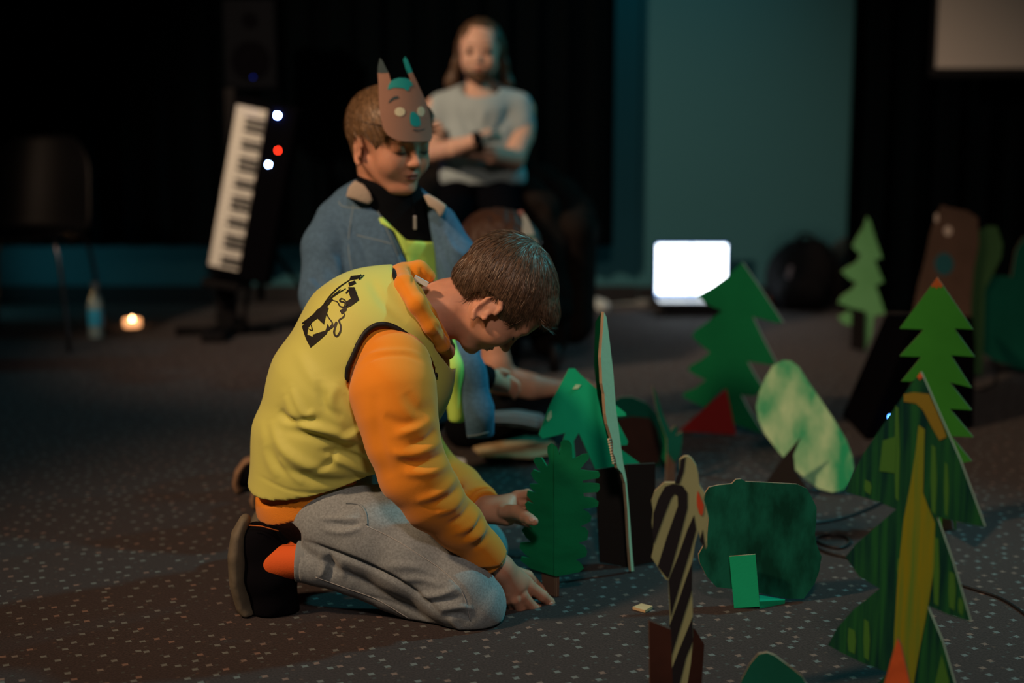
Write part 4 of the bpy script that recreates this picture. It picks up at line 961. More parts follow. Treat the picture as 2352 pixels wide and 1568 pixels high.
    # denim jacket
    J = Field(P(670, 1030, 3.25)+Vector((0, -0.36, 0)), P(1140, 400, 3.25)+Vector((0, 0.33, 0)), 0.0042)
    J.chain([c(880, 520, 3.27, 118), c(872, 600, 3.27, 135), c(875, 760, 3.28, 140), c(895, 940, 3.28, 140)], 0.03, (1.08, 1.0, 1))
    J.chain([c(800, 480, 3.25, 42), c(880, 455, 3.28, 40), c(985, 490, 3.24, 36)], 0.03)
    # flap falling forward
    J.chain([c(1010, 720, 3.14, 50), c(1070, 860, 3.08, 52), c(1090, 960, 3.06, 50), c(1092, 1010, 3.06, 45)], 0.03, (0.85, 0.75, 1))
    J.chain([c(770, 505, 3.24, 48), c(755, 570, 3.20, 62), c(750, 680, 3.16, 62), c(790, 790, 3.08, 55), c(870, 850, 3.02, 46)], 0.015)
    J.chain([c(1010, 510, 3.22, 40), c(1045, 590, 3.20, 50), c(1060, 700, 3.20, 48), c(1055, 800, 3.20, 44), c(1070, 850, 3.2, 36)], 0.015)
    J.plane(P(1060, 1002, 3.06), (0, 0, -1))
    J.pixprism([(820, 400), (852, 440), (880, 490), (908, 545), (932, 600), (948, 660), (965, 730), (990, 800), (1018, 870), (1026, 960), (1028, 1030), (1072, 1030), (1060, 900), (1040, 800), (1012, 700), (1002, 620), (994, 560), (988, 510), (975, 455), (960, 420)], 2.7, 3.24)
    fj = [([(735, 560), (770, 600), (790, 680)], 0.006, 12), ([(720, 620), (745, 680), (790, 720)], -0.006, 10), ([(800, 520), (830, 560), (850, 640)], -0.006, 9), ([(865, 500), (900, 570), (930, 640)], 0.006, 8), ([(775, 500), (800, 560), (810, 640)], 0.005, 9),
          ([(1020, 530), (1040, 570), (1070, 590)], 0.006, 8), ([(1010, 560), (1030, 610), (1050, 640)], -0.005, 8), ([(830, 620), (880, 640), (930, 640)], -0.004, 6), ([(700, 640), (730, 660), (760, 690)], 0.005, 8)]
    jk = add('jacket', J, DENIM, R, 2, folder(fj, (0.005, 12, (1, 1, 1))))
    jb = bvh_of(jk.data)
    for ln in ([(778, 462), (790, 475), (840, 478)], [(860, 470), (885, 520), (915, 590), (938, 650)], [(820, 540), (870, 552), (900, 560)], [(812, 470), (800, 560), (812, 640)], [(1060, 1000), (1090, 1000), (1122, 992)]):
        draped_tube('seam', jb, ln, 0.0014, DENIML, jk, 0.0)
    # collar wings with beige lining
    for poly, yy in (([(795, 452), (800, 430), (815, 414), (836, 424), (850, 442), (856, 460), (848, 470), (824, 462)], 3.15), ([(972, 448), (985, 446), (1006, 458), (1026, 472), (1020, 488), (1012, 500), (1000, 482), (985, 474)], 3.13)):
        Q = Field(P(poly[0][0]-30, 520, yy)+Vector((0, -0.1, 0)), P(poly[0][0]+110, 380, yy)+Vector((0, 0.12, 0)), 0.003)
        Q.ell(P(sum(p[0] for p in poly)/len(poly), sum(p[1] for p in poly)/len(poly)+6, yy+0.045), (0.075, 0.055, 0.06), None, 0)
        Q.pixprism(poly, yy-0.08, yy+0.09, 'int'); add('collar', Q, FLEECE, jk, 2)
    K = Field(P(1020, 920, 3.2)+Vector((0, -0.1, 0)), P(1150, 780, 3.25)+Vector((0, 0.1, 0)), 0.003)
    K.chain([c(1050, 842, 3.18, 35), c(1122, 871, 3.24, 30)], 0); d = P(1122, 871, 3.24)-P(1050, 842, 3.18); K.plane(P(1120, 870, 3.238), d); K.plane(P(1052, 843, 3.182), -d)
    add('cuff', K, KNIT, jk, 1)
    # trousers and shoe
    T = Field(P(560, 1180, 3.3)+Vector((0, -0.5, -0.25)), P(1060, 880, 3.3)+Vector((0.05, 0.4, 0.05)), 0.006)
    for dY, dx in ((-0.10, 10), (0.12, 40)):
        T.chain([c(850+dx, 980, 3.28+dY, 80), (G(925+dx, 1215)*1.0+Vector((0, dY, 0.07)), 0.068)], 0.02)
        k_ = G(925+dx, 1215)+Vector((0, dY, 0.06)); an = P(640+dx*0.3, 1125, 3.40+dY*0.6); an.z = 0.075
        T.chain([(k_, 0.06), (k_.lerp(an, 0.5)+Vector((0, 0, 0.012)), 0.056), (an, 0.042)], 0.01)
    T.plane(Vector((0, 0, 0.002)), (0, 0, -1)); add('trousers', T, KNIT, R, 2)
    for i, (sx, sy, YY) in enumerate(((0, 0, 3.42), (40, 40, 3.28))):
        q = lambda px, py, r: c(px+sx, py+sy, YY, r)
        Sh = Field(P(510+sx, 1180+sy, YY)+Vector((0, -0.08, -0.02)), P(680+sx, 1020+sy, YY)+Vector((0, 0.08, 0)), 0.0035)
        Sh.chain([q(560, 1098, 22), q(585, 1078, 30), q(618, 1096, 34), q(640, 1100, 28)], 0.01); Sh.plane(Vector((0, 0, 0.003)), (0, 0, -1)); sh = add('shoe', Sh, SHOE, R, 2)
        So = Field(P(500+sx, 1180+sy, YY)+Vector((0, -0.1, -0.02)), P(640+sx, 1020+sy, YY)+Vector((0, 0.1, 0)), 0.0035)
        So.chain([(P(a_+sx, b2+sy, YY), M(r_, b2, YY)) for a_, b2, r_ in [(588, 1050, 7), (565, 1060, 9), (550, 1082, 10), (544, 1108, 9), (550, 1128, 8)]], 0, (1, 3.4, 1)); So.plane((0, 0, 0.003), (0, 0, -1))
        add('sole', So, mat('tan_sole_%d' % i, (0.28, 0.17, 0.10), 0.7), sh, 1)
    # paper mask on the forehead
    z3 = lambda L_: zpx(L_, 680, 100, 2.8)
    g = P(930, 250, 3.06); Rm_ = root('paper_mask', 'brown paper animal mask with tall teal-tipped ears worn on the boy\'s forehead', 'mask', g)
    t = Vector((math.cos(math.radians(30)), math.sin(math.radians(30)), 0)); up_ = Vector((0.02, 0.22, 1)).normalized(); n = t.cross(up_)
    base = L(0.56, 0, 0.20)
    pl = (base, t, up_, n)
    def mpanel(name, pts, th, m, off=0.0, par=Rm_):
        # curved sheet: dense strip polygon bent round the forehead
        nn = n if n.y < 0 else -n
        bb = bmesh.new(); bb.faces.new([bb.verts.new((a_, b2, 0)) for a_, b2 in pts])
        x = min(p[0] for p in pts)+7
        while x < max(p[0] for p in pts):
            bmesh.ops.bisect_plane(bb, geom=bb.verts[:]+bb.edges[:]+bb.faces[:], plane_co=(x, 0, 0), plane_no=(1, 0, 0)); x += 7
        for v in bb.verts:
            a_, b2 = v.co.x, v.co.y; q = on_plane(a_, b2, pl); s_ = (a_-938)/62.0
            w_ = q+nn*(off)
            dd = ray(a_, b2).normalized(); v.co = w_+dd*(0.020*s_*s_)
        o = None
        bmesh.ops.recalc_face_normals(bb, faces=bb.faces[:])
        me = bpy.data.meshes.new(name); bb.to_mesh(me); bb.free(); o = link(name, me, m, par, False)
        md = o.modifiers.new('t', 'SOLIDIFY'); md.thickness = th; md.offset = 0
        return o
    face = [(526, 190), (531, 262), (535, 400), (545, 480), (556, 530), (570, 562), (592, 590), (625, 612), (665, 625), (700, 630), (800, 630), (862, 627), (874, 600), (872, 560), (860, 480), (850, 430), (838, 385), (820, 345), (800, 300), (775, 245), (748, 186), (722, 192), (735, 225), (742, 245), (728, 232), (705, 225), (680, 222), (655, 224), (632, 234), (612, 246), (602, 215), (596, 190)]
    panelf = mpanel('mask_face', z3(face), 0.003, MBR)
    mpanel('ear_tip', z3([(540, 93), (556, 110), (575, 150), (597, 191), (560, 192), (526, 192), (527, 150)]), 0.003, mat('dark_tip', (0.03, 0.06, 0.07), 0.7))
    mpanel('ear_tip', z3([(700, 84), (715, 105), (732, 145), (748, 187), (722, 193), (706, 160), (690, 105)]), 0.003, TEALP)
    mpanel('forelock', z3([(586, 298), (590, 272), (606, 245), (630, 230), (660, 222), (700, 224), (728, 236), (742, 255), (747, 272), (728, 280), (722, 300), (708, 305), (690, 290), (660, 286), (625, 284), (600, 294)]), 0.0008, TEALP, 0.0026)
    DKM = bpy.data.materials['dark_tip']
    mpanel('painted_brow', z3([(590, 385), (600, 362), (625, 342), (650, 338), (658, 346), (650, 354), (626, 360), (605, 376)]), 0.0008, DKM, 0.0026)
    CRM = mat('cream_paint', (0.62, 0.60, 0.42), 0.6)
    for ex, ey, rx, ry in ((664, 440, 34, 29), (800, 438, 24, 32)): mpanel('painted_eye', z3([(ex+rx*math.cos(k*math.pi/8), ey+ry*math.sin(k*math.pi/8)) for k in range(16)]), 0.0008, CRM, 0.0026)
    mpanel('painted_nose', z3([(735, 445), (750, 438), (772, 450), (790, 475), (797, 505), (797, 528), (775, 536), (745, 532), (733, 515), (728, 480)]), 0.0008, TEALP, 0.0026)
    for q_ in stroke(z3([(750, 556), (790, 561), (825, 552)]), 2.2)[:1]: pass
    mpanel('painted_mouth', z3([(750, 553), (790, 558), (825, 549), (826, 554), (790, 564), (750, 560)]), 0.0008, DKM, 0.0026)
    bm = bmesh.new(); hb = [L(0.45*math.cos(a_)-0.04, 0.375*math.sin(a_), 0.20) for a_ in [math.radians(k) for k in range(30, 331, 12)]]; add_tube(bm, hb, 0.0028, 6); obj_bm('head_band', bm, KNIT, Rm_, True)
    return R
build_masked_boy()

# ============================================================ seated adult with crossed arms
TEE = mat('grey_tee', (0.30, 0.38, 0.40), 0.85, bump=(40, 0.15, 0.004)); DTR = mat('dark_trousers', (0.003, 0.0035, 0.005), 1.0, spec=0.0)
def build_adult():
    c = lambda px, py, Y, r: (P(px, py, Y), M(r, py, Y))
    Y = 5.45; R = root('person', 'long-haired bearded adult in grey T-shirt sitting with arms crossed, out of focus', 'person', G(1100, 870))
    C = P(1103, 117, Y); H = M(144, 117, Y); f = Vector((-0.05, -1, -0.06)); u = Vector((0.03, -0.05, 1))
    B = Field(P(960, 720, Y)+Vector((-.1, -0.55, -.2)), P(1240, 30, Y)+Vector((.05, .22, .02)), 0.006)
    L, ax = head(B, C, f, u, H)
    B.chain([c(1103, 165, Y+0.03, 30), c(1103, 215, Y+0.03, 32)], 0.02)
    B.chain([c(1103, 260, Y+0.02, 62), c(1103, 400, Y+0.02, 60)], 0.02)
    B.chain([c(1000, 245, Y+0.01, 24), c(1002, 300, Y-0.02, 24), c(992, 352, Y-0.08, 23), c(1045, 340, Y-0.24, 21), c(1098, 322, Y-0.27, 16), c(1122, 310, Y-0.24, 15)], 0.012)
    B.chain([c(1205, 250, Y+0.01, 24), c(1200, 310, Y-0.02, 26), c(1180, 366, Y-0.10, 25), c(1130, 356, Y-0.20, 21), c(1085, 348, Y-0.21, 16), c(1062, 346, Y-0.19, 15)], 0.012)
    for k in range(4): B.chain([c(1068, 338+k*6, Y-0.20, 5), c(1052, 336+k*6, Y-0.23, 4.5), c(1040, 336+k*6, Y-0.27, 4)], 0.003)
    for k in range(4): B.chain([c(1118, 306+k*6, Y-0.25, 5), c(1136, 304+k*6, Y-0.23, 4.5), c(1150, 306+k*6, Y-0.19, 4)], 0.003)
    me = B.mesh('body', 2); link('body', me, SKIN_M, R, True); bv = bvh_of(me); face_bits(R, L, ax, H, bv)
    for s in (1, -1):
        bm = bmesh.new(); bmesh.ops.create_uvsphere(bm, u_segments=12, v_segments=8, radius=0.045*H, matrix=Matrix.Translation(L(0.365, s*0.145, -0.005))); obj_bm('eye', bm, IRIS, R, True)
    Rm = np.array([list(ax[0]), list(ax[1]), list(ax[2])]).T
    HF = Field(Vector(C)-Vector((0.2, 0.2, 0.26)), Vector(C)+Vector((0.2, 0.2, 0.2)), 0.005)
    HF.ell(L(-0.07, 0, 0.13), [0.44*H, 0.37*H, 0.385*H], Rm, 0)
    for s in (1, -1): HF.chain([(L(-0.02, s*0.33, 0.10), 0.07*H), (L(-0.05, s*0.38, -0.20), 0.07*H), (L(-0.05, s*0.45, -0.50), 0.09*H), (L(-0.05, s*0.44, -0.66), 0.04*H)], 0.02)
    HF.chain([(L(-0.22, 0, 0), 0.28*H), (L(-0.26, 0, -0.42), 0.2*H)], 0.03, (1.3, .8, 1))
    HF.ell(L(0.46, 0, -0.08), [0.42*H, 0.29*H, 0.52*H], Rm, 0.02*H, 'sub'); add('hair', HF, HAIR3, R, 2, folder([], (0.006, 40, (1, 1, .25))))
    BF = Field(Vector(C)-Vector((0.13, 0.2, 0.16)), Vector(C)+Vector((0.13, 0.1, 0.05)), 0.004)
    BF.ell(L(0.22, 0, -0.34), [0.175*H, 0.215*H, 0.17*H], Rm, 0); BF.ell(L(0.42, 0, -0.268), [0.1*H, 0.08*H, 0.028*H], Rm, 0.01*H, 'sub'); BF.plane(L(0.2, 0, -0.225), ax[2]); add('beard', BF, HAIR3, R, 1, folder([], (0.004, 90, (1, 1, .5))))
    T = Field(P(950, 470, Y)+Vector((0, -.4, 0)), P(1250, 190, Y)+Vector((0, .3, 0.02)), 0.006)
    T.chain([c(1050, 245, Y+0.02, 38), c(1160, 248, Y+0.02, 38)], 0.04); T.chain([c(1104, 262, Y+0.02, 78), c(1104, 330, Y+0.02, 82), c(1108, 405, Y-0.0, 86)], 0.03, (1.12, 0.85, 1))
    T.chain([c(1012, 242, Y+0.01, 30), c(1002, 285, Y, 33)], 0.03); T.chain([c(1190, 244, Y+0.01, 32), c(1196, 292, Y, 35)], 0.03)
    T.chain([c(1050, 395, Y-0.05, 36), c(1160, 400, Y-0.05, 40)], 0.04)
    T.plane(P(1000, 302, Y), (0, -0.1, -1), 0.085, centre=P(985, 325, Y-0.03)); T.plane(P(1100, 424, Y-.1), (0.0, 0, -1))
    T.ell(P(1103, 200, Y-0.02), (0.07, 0.07, 0.05), None, 0.01, 'sub')
    add('tee_shirt', T, TEE, R, 2, folder([([(1050, 240), (1070, 290), (1090, 320)], -0.01, 8), ([(1170, 250), (1150, 290), (1130, 320)], -0.01, 8), ([(1110, 250), (1108, 290)], 0.008, 9)], (0.008, 12, (1, 1, 1))))
    bm = bmesh.new(); q = P(1098, 322, Y-0.27); add_lathe(bm, [(0.031, -0.012), (0.034, -0.009), (0.034, 0.009), (0.031, 0.012)], q, 16, (P(1122, 310, Y-0.24)-P(1045, 340, Y-0.24)).to_track_quat('Z', 'Y')); add_box(bm, q+Vector((0, -0.036, 0.004)), (0.035, 0.012, 0.035), None, 0.004)
    obj_bm('wristwatch', bm, KNIT, R)
    D = Field(P(930, 900, Y)+Vector((0, -.62, -.05)), P(1260, 390, Y)+Vector((0, .25, .02)), 0.009)
    D.chain([c(1060, 430, Y, 55), c(1150, 435, Y, 55)], 0.03)
    for s, kx in ((-1, 1010), (1, 1160)):
        kn = P(kx, 470, Y-0.42); kn.z = 0.50
        D.chain([c(1104+s*40, 440, Y, 50), (kn, 0.075), (Vector((kn.x+s*0.01, kn.y+0.02, 0.10)), 0.05)], 0.02)
    add('trousers', D, DTR, R, 2)
    for kx in (1010, 1160):
        kn = P(kx, 470, Y-0.42); Sf = Field((kn.x-.08, kn.y-.22, -.01), (kn.x+.08, kn.y+.12, .16), 0.006); Sf.cap((kn.x, kn.y+0.03, 0.05), (kn.x, kn.y-0.14, 0.035), 0.045, 0.035, 0); Sf.plane((0, 0, 0.002), (0, 0, -1)); add('shoe', Sf, SHOE, R, 1)
    # armchair
    A = root('armchair', 'low rounded dark brown armchair in which the long-haired adult sits', 'armchair', (P(1104, 400, Y).x, Y+0.1, 0))
    BR = mat('brown_plush', (0.010, 0.008, 0.007), 0.95, bump=(60, 0.5, 0.004), var=0.3, vscale=14, sheen=0.0, spec=0.05); cx_ = P(1120, 400, Y).x
    s = Field((cx_-.5, Y-.5, 0.0), (cx_+.5, Y+.5, 1.0), 0.011)
    s.ell((cx_, Y-0.05, 0.22), (0.34, 0.38, 0.14), None, 0); s.plane((0, 0, 0.06), (0, 0, -1)); add('seat', s, BR, A, 2)
    s = Field((cx_-.56, Y-.5, 0.0), (cx_+.56, Y+.5, 1.05), 0.011)
    pts = []
    for k in range(13):
        a_ = math.radians(-20+220*k/12); pts.append(((cx_+0.345*math.cos(a_), Y+0.02+0.33*math.sin(a_), 0.50+0.20*max(0, math.sin(a_))), 0.075))
    s.chain(pts, 0.02)
    for k in range(1, 13, 1):
        p_, r_ = pts[k-1]; s.cap(p_, (p_[0], p_[1], 0.14), r_, 0.07, 0.03)
    s.plane((0, 0, 0.06), (0, 0, -1)); add('backrest', s, BR, A, 2)
    for sx in (-.25, .25):
        for sy in (-.3, .25):
            bm = bmesh.new(); add_tube(bm, [(cx_+sx, Y+sy, 0.10), (cx_+sx, Y+sy, 0)], 0.02, 8); obj_bm('leg', bm, SKIRT, A)
    # coat hanging over the right arm of the chair
    ct = root('coat', 'dark brown fleece coat draped over the right arm of the armchair', 'coat', P(1240, 640, Y))
    s = Field(P(1150, 860, Y)+Vector((0, -.35, 0)), P(1350, 380, Y)+Vector((0, .2, 0.02)), 0.009)
    s.chain([c(1212, 430, Y+0.02, 30), c(1240, 480, Y-0.08, 45), c(1258, 560, Y-0.14, 48), c(1262, 680, Y-0.16, 48), c(1262, 780, Y-0.16, 44)], 0.03, (1, 0.8, 1)); add('cloth', s, BR, ct, 2, folder([([(1215, 470), (1250, 465), (1270, 500)], 0.012, 10), ([(1235, 540), (1240, 640), (1240, 740)], -0.012, 10), ([(1270, 540), (1275, 640), (1275, 740)], 0.012, 10)], (0.012, 10, (1, 1, 1))))
build_adult()

# ============================================================ third child, sitting behind
def build_third():
    c = lambda px, py, Y, r: (P(px, py, Y), M(r, py, Y))
    Y = 3.95; R = root('person', 'child sitting on the floor behind, mostly hidden, bare forearm reaching to the green tree', 'person', G(1150, 1050))
    C = P(1150, 592, Y); H = M(212, 590, Y); f = Vector((0.95, 0.1, -0.30)); u = Vector((0.30, 0, 0.95))
    B = Field(P(1010, 1060, Y)+Vector((0, -.35, -.02)), P(1420, 470, Y)+Vector((0, .3, .02)), 0.0045)
    L, ax = head(B, C, f, u, H)
    B.chain([c(1120, 660, Y, 44), c(1110, 720, Y, 46)], 0.02); B.chain([c(1100, 770, Y, 50), c(1080, 940, Y, 50)], 0.02)
    B.chain([c(1120, 740, Y-0.14, 36), c(1138, 840, Y-0.16, 36), c(1148, 868, Y-0.16, 34), c(1215, 888, Y-0.14, 31), c(1290, 896, Y-0.10, 22), c(1330, 897, Y-0.08, 20)], 0.012)
    for k in range(4): B.chain([c(1330, 888+k*8, Y-0.08, 9), c(1356, 884+k*8, Y-0.08, 8), c(1376, 888+k*7, Y-0.07, 7)], 0.003)
    B.chain([c(1318, 886, Y-0.10, 9), c(1336, 876, Y-0.12, 8), c(1352, 878, Y-0.12, 6.5)], 0.003)
    me = B.mesh('body', 2); link('body', me, SKIN, R, True); face_bits(R, L, ax, H, bvh_of(me))
    Rm = np.array([list(ax[0]), list(ax[1]), list(ax[2])]).T
    HF = Field(Vector(C)-Vector((0.2, 0.2, 0.2)), Vector(C)+Vector((0.2, 0.2, 0.2)), 0.005); HF.ell(L(-0.05, 0, 0.13), [0.46*H, 0.39*H, 0.40*H], Rm, 0); HF.ell(L(-0.16, 0, -0.1), [0.3*H, 0.31*H, 0.28*H], Rm, 0.05*H)
    HF.ell(L(0.44, 0, -0.14), [0.36*H, 0.42*H, 0.42*H], Rm, 0.02*H, 'sub'); add('hair', HF, mat('hair_dark_brown', (0.06, 0.03, 0.02), 0.55), R, 2, folder([], (0.005, 60, (1, 1, .4))))
    V = Field(P(1000, 1040, Y)+Vector((0, -.3, 0)), P(1200, 690, Y)+Vector((0, .3, 0)), 0.005); V.chain([c(1100, 770, Y+0.02, 62), c(1075, 880, Y+0.02, 66), c(1065, 920, Y+0.02, 66)], 0.03, (1, 1.1, 1)); V.plane(P(1100, 952, Y), (0, 0, -1)); V.plane(P(1100, 740, Y), (0, 0, 1)); add('vest', V, LIME, R, 2)
    T = Field(P(1000, 1060, Y)+Vector((-.02, -.5, -.12)), P(1340, 880, Y)+Vector((0.02, .3, .05)), 0.005)
    T.chain([c(1080, 975, Y, 62), c(1200, 925, Y-0.12, 42), c(1290, 930, Y-0.10, 40)], 0.02); T.chain([c(1080, 975, Y+0.1, 60), c(1280, 935, Y+0.12, 40)], 0.02)
    T.chain([c(1290, 935, Y-0.10, 36), c(1220, 975, Y-0.18, 28)], 0.01); T.plane((0, 0, 0.003), (0, 0, -1)); add('trousers', T, KNIT, R, 2)
    S = Field(P(1080, 1060, Y)+Vector((0, -.4, -.02)), P(1290, 900, Y)+Vector((0, .1, 0)), 0.004); S.chain([c(1235, 968, Y-0.20, 20), c(1180, 958, Y-0.24, 20), c(1140, 956, Y-0.26, 18)], 0.01); S.plane((0, 0, 0.003), (0, 0, -1))
    so = add('sock', S, mat('grey_striped_sock', (0.20, 0.21, 0.22), 0.9), R, 2)
    bm = bmesh.new()
    for k in range(3): add_tube(bm, catmull([P(1128, 946+k*10, Y-0.313+0.002*k), P(1180, 948+k*10, Y-0.296), P(1235, 958+k*10, Y-0.255)], 5), 0.0022, 6)
    obj_bm('sock_stripe', bm, mat('sock_white', (0.5, 0.5, 0.5), 0.9), so, True)
    K = root('paper_mask', 'white pointed paper mask on the forehead of the mostly hidden child', 'mask', P(1215, 540, Y-0.02)); pl = card_plane(P(1215, 600, Y-0.06), 24, -4)
    panel('mask_face', [(1196, 486), (1206, 492), (1214, 505), (1224, 530), (1236, 566), (1244, 620), (1230, 680), (1206, 690), (1192, 640), (1190, 580), (1200, 540), (1202, 510)], pl, 0.003, (mat('white_card', (0.65, 0.72, 0.70), 0.7),), K)
    panel('painted_band', [(1200, 540), (1226, 538), (1229, 548), (1198, 550)], pl, 0.001, (mat('grey_teal_paint', (0.12, 0.30, 0.28), 0.7),), K, off=0.0025)
    panel('ear_tip', [(1188, 484), (1200, 482), (1205, 493), (1196, 497)], pl, 0.003, (mat('pink_tip', (0.5, 0.22, 0.2), 0.7),), K)
build_third()
# ============================================================ cardboard forest
def paint(name, c1, c2, sc, st=None, rough=0.9, bump=(220, 0.25, 0.001)):
    return mat(name, c1, rough, spec=0.15, bump=bump, col2=c2, vscale=sc, stretch=st)
KRAFT = mat('kraft_edge', (0.34, 0.25, 0.16), 0.85); KRAFTD = mat('brown_cardboard', (0.10, 0.06, 0.042), 0.85, var=0.12, vscale=8)
KRAFTL = mat('light_cardboard', (0.48, 0.36, 0.20), 0.85, var=0.1, vscale=10)
BLACKC = mat('black_card', (0.012, 0.010, 0.010), 0.8)
DARKBR = mat('dark_brown_card', (0.050, 0.016, 0.010), 0.8, var=0.2, vscale=12)
GR_A = paint('green_paint_leaf', (0.003, 0.16, 0.065), (0.004, 0.20, 0.08), 14, (1, 1, 2.5))
GR_B = paint('green_paint_bright', (0.005, 0.34, 0.17), (0.007, 0.40, 0.20), 6)
GR_H = paint('green_paint_deep', (0.002, 0.13, 0.05), (0.003, 0.16, 0.06), 5)
GR_L = paint('green_paint_grass', (0.020, 0.16, 0.016), (0.028, 0.20, 0.022), 5)
GR_J = paint('green_paint_pale', (0.14, 0.42, 0.16), (0.17, 0.48, 0.20), 6)
GR_G = paint('green_paint_bottle', (0.001, 0.045, 0.028), (0.006, 0.13, 0.085), 26, (1, 1, 0.5))
GR_I = paint('green_paint_washed', (0.02, 0.30, 0.13), (0.42, 0.60, 0.34), 9, (1.6, 1, 0.7))
GR_M = paint('green_paint_streaked', (0.001, 0.028, 0.026), (0.010, 0.095, 0.028), 7, (14, 14, 0.7))
GR_N = paint('green_paint_teal', (0.003, 0.09, 0.06), (0.004, 0.12, 0.08), 4)
GR_Q = paint('green_paint_dark_teal', (0.003, 0.075, 0.045), (0.004, 0.10, 0.07), 6)
PALEG = mat('pale_green_back', (0.55, 0.66, 0.42), 0.8, bump=(90, 0.3, 0.002))
YEL = paint('yellow_streak_paint', (0.20, 0.20, 0.010), (0.09, 0.19, 0.025), 7, (18, 18, 0.8))
RED = mat('red_card', (0.25, 0.008, 0.008), 0.75); ORC = mat('orange_card', (0.50, 0.09, 0.02), 0.75, var=0.2, vscale=20)
OLIVE = mat('olive_card', (0.24, 0.28, 0.15), 0.8, var=0.06, vscale=8)
TH = 0.005
def base_depth(py, px=1176): return G(px, py)
z5 = lambda L_: zpx(L_, 1150, 700, 1.8073)

# the small tree the boy holds
def tree_held():
    g = P(1275, 1398, 2.632); g.z = 0
    r = root('cardboard_tree', 'small fringed green cardboard tree on a brown trunk held by the kneeling boy', 'tree', g)
    ol = z5([(230, 1126), (180, 1110), (130, 1095), (85, 1060), (88, 1044), (130, 1052), (105, 1035), (80, 1008), (85, 985), (128, 982), (108, 965), (90, 935), (98, 922), (135, 930), (112, 905), (95, 880), (100, 862), (138, 872), (112, 850), (102, 826), (112, 815), (146, 830), (125, 808), (110, 790), (113, 770), (152, 780), (128, 760), (122, 742), (160, 742), (138, 722), (128, 700), (138, 682), (172, 698), (150, 668), (138, 645), (146, 632), (170, 632), (195, 672), (204, 650), (196, 610), (197, 585), (210, 574), (232, 588), (243, 622), (250, 600), (250, 570), (262, 560), (282, 562), (294, 580), (297, 640), (320, 630), (343, 618), (362, 616), (366, 636), (345, 660), (328, 682), (370, 688), (405, 690), (411, 705), (405, 718), (340, 728), (338, 738), (380, 738), (408, 742), (410, 760), (402, 776), (342, 780), (344, 794), (385, 800), (405, 815), (402, 836), (370, 842), (338, 846), (362, 858), (376, 876), (372, 898), (330, 918), (352, 924), (363, 940), (358, 974), (322, 986), (348, 1000), (358, 1020), (354, 1042), (312, 1056), (332, 1070), (344, 1092), (325, 1108)])
    fx = 1272
    def clip(poly, side):
        out = []; n = len(poly)
        for i in range(n):
            a, b_ = poly[i-1], poly[i]; ia, ib = side*(a[0]-fx) >= 0, side*(b_[0]-fx) >= 0
            if ia != ib:
                t = (fx-a[0])/(b_[0]-a[0]); out.append((fx, a[1]+t*(b_[1]-a[1])))
            if ib: out.append(b_)
        return out
    plL = card_plane(g, -38, 4); plR = card_plane(g, 16, 4)
    panel('foliage_panel', clip(ol, -1), plL, 0.004, (GR_A, GR_A), r); panel('foliage_panel', clip(ol, 1), plR, 0.004, (GR_A, GR_A), r)
    panel('trunk', z5([(165, 1105), (226, 1124), (226, 1256), (170, 1240)]), plL, 0.004, (KRAFTD, KRAFT), r, off=-0.005)
    panel('trunk', z5([(226, 1124), (246, 1126), (244, 1256), (226, 1262)]), plR, 0.004, (KRAFTD, KRAFT), r, off=-0.005)
tree_held()
def simple(name, label, cat, outline, base, yaw, lean, front, back=None, th=TH, edge=KRAFT, part='cutout'):
    g = G(*base) if not isinstance(base, Vector) else base
    r = root(name, label, cat, g); pl = card_plane(g, yaw, lean)
    panel(part, outline, pl, th, (front, edge, back or front), r); return r, pl, g
# tree on black trunk
g = G(1440, 1302)
r = root('cardboard_tree', 'bright green two-tier cardboard tree on a folded black trunk behind the held tree', 'tree', g)
pl = card_plane(g+Vector((0, 0.05, 0)), 6, 16)
panel('foliage_panel', [(1306, 846), (1320, 846), (1333, 860), (1375, 898), (1436, 948), (1438, 955), (1412, 957), (1442, 1013), (1440, 1022), (1415, 1024), (1469, 1063), (1440, 1072), (1367, 1078), (1352, 1045), (1329, 994), (1318, 1012), (1322, 1060), (1290, 1060), (1283, 1036), (1298, 994), (1270, 1002), (1245, 1007), (1237, 997), (1262, 930)], pl, TH, (GR_B, KRAFT), r)
for q in ([(1322, 883), (1334, 884), (1326, 893), (1314, 894)], [(1259, 948), (1266, 942), (1267, 958), (1258, 968), (1254, 962)]):
    panel('tape_patch', q, pl, 0.001, (mat('pale_patch', (0.35, 0.55, 0.35), 0.6),), r, off=0.004)
plL = card_plane(g, -24); plR = card_plane(g, 18)
panel('trunk', [(1367, 1078), (1440, 1066), (1440, 1303), (1378, 1290)], plL, TH, (BLACKC, KRAFTD), r)
panel('trunk', [(1440, 1066), (1504, 1063), (1504, 1290), (1440, 1303)], plR, TH, (BLACKC, KRAFTD), r)
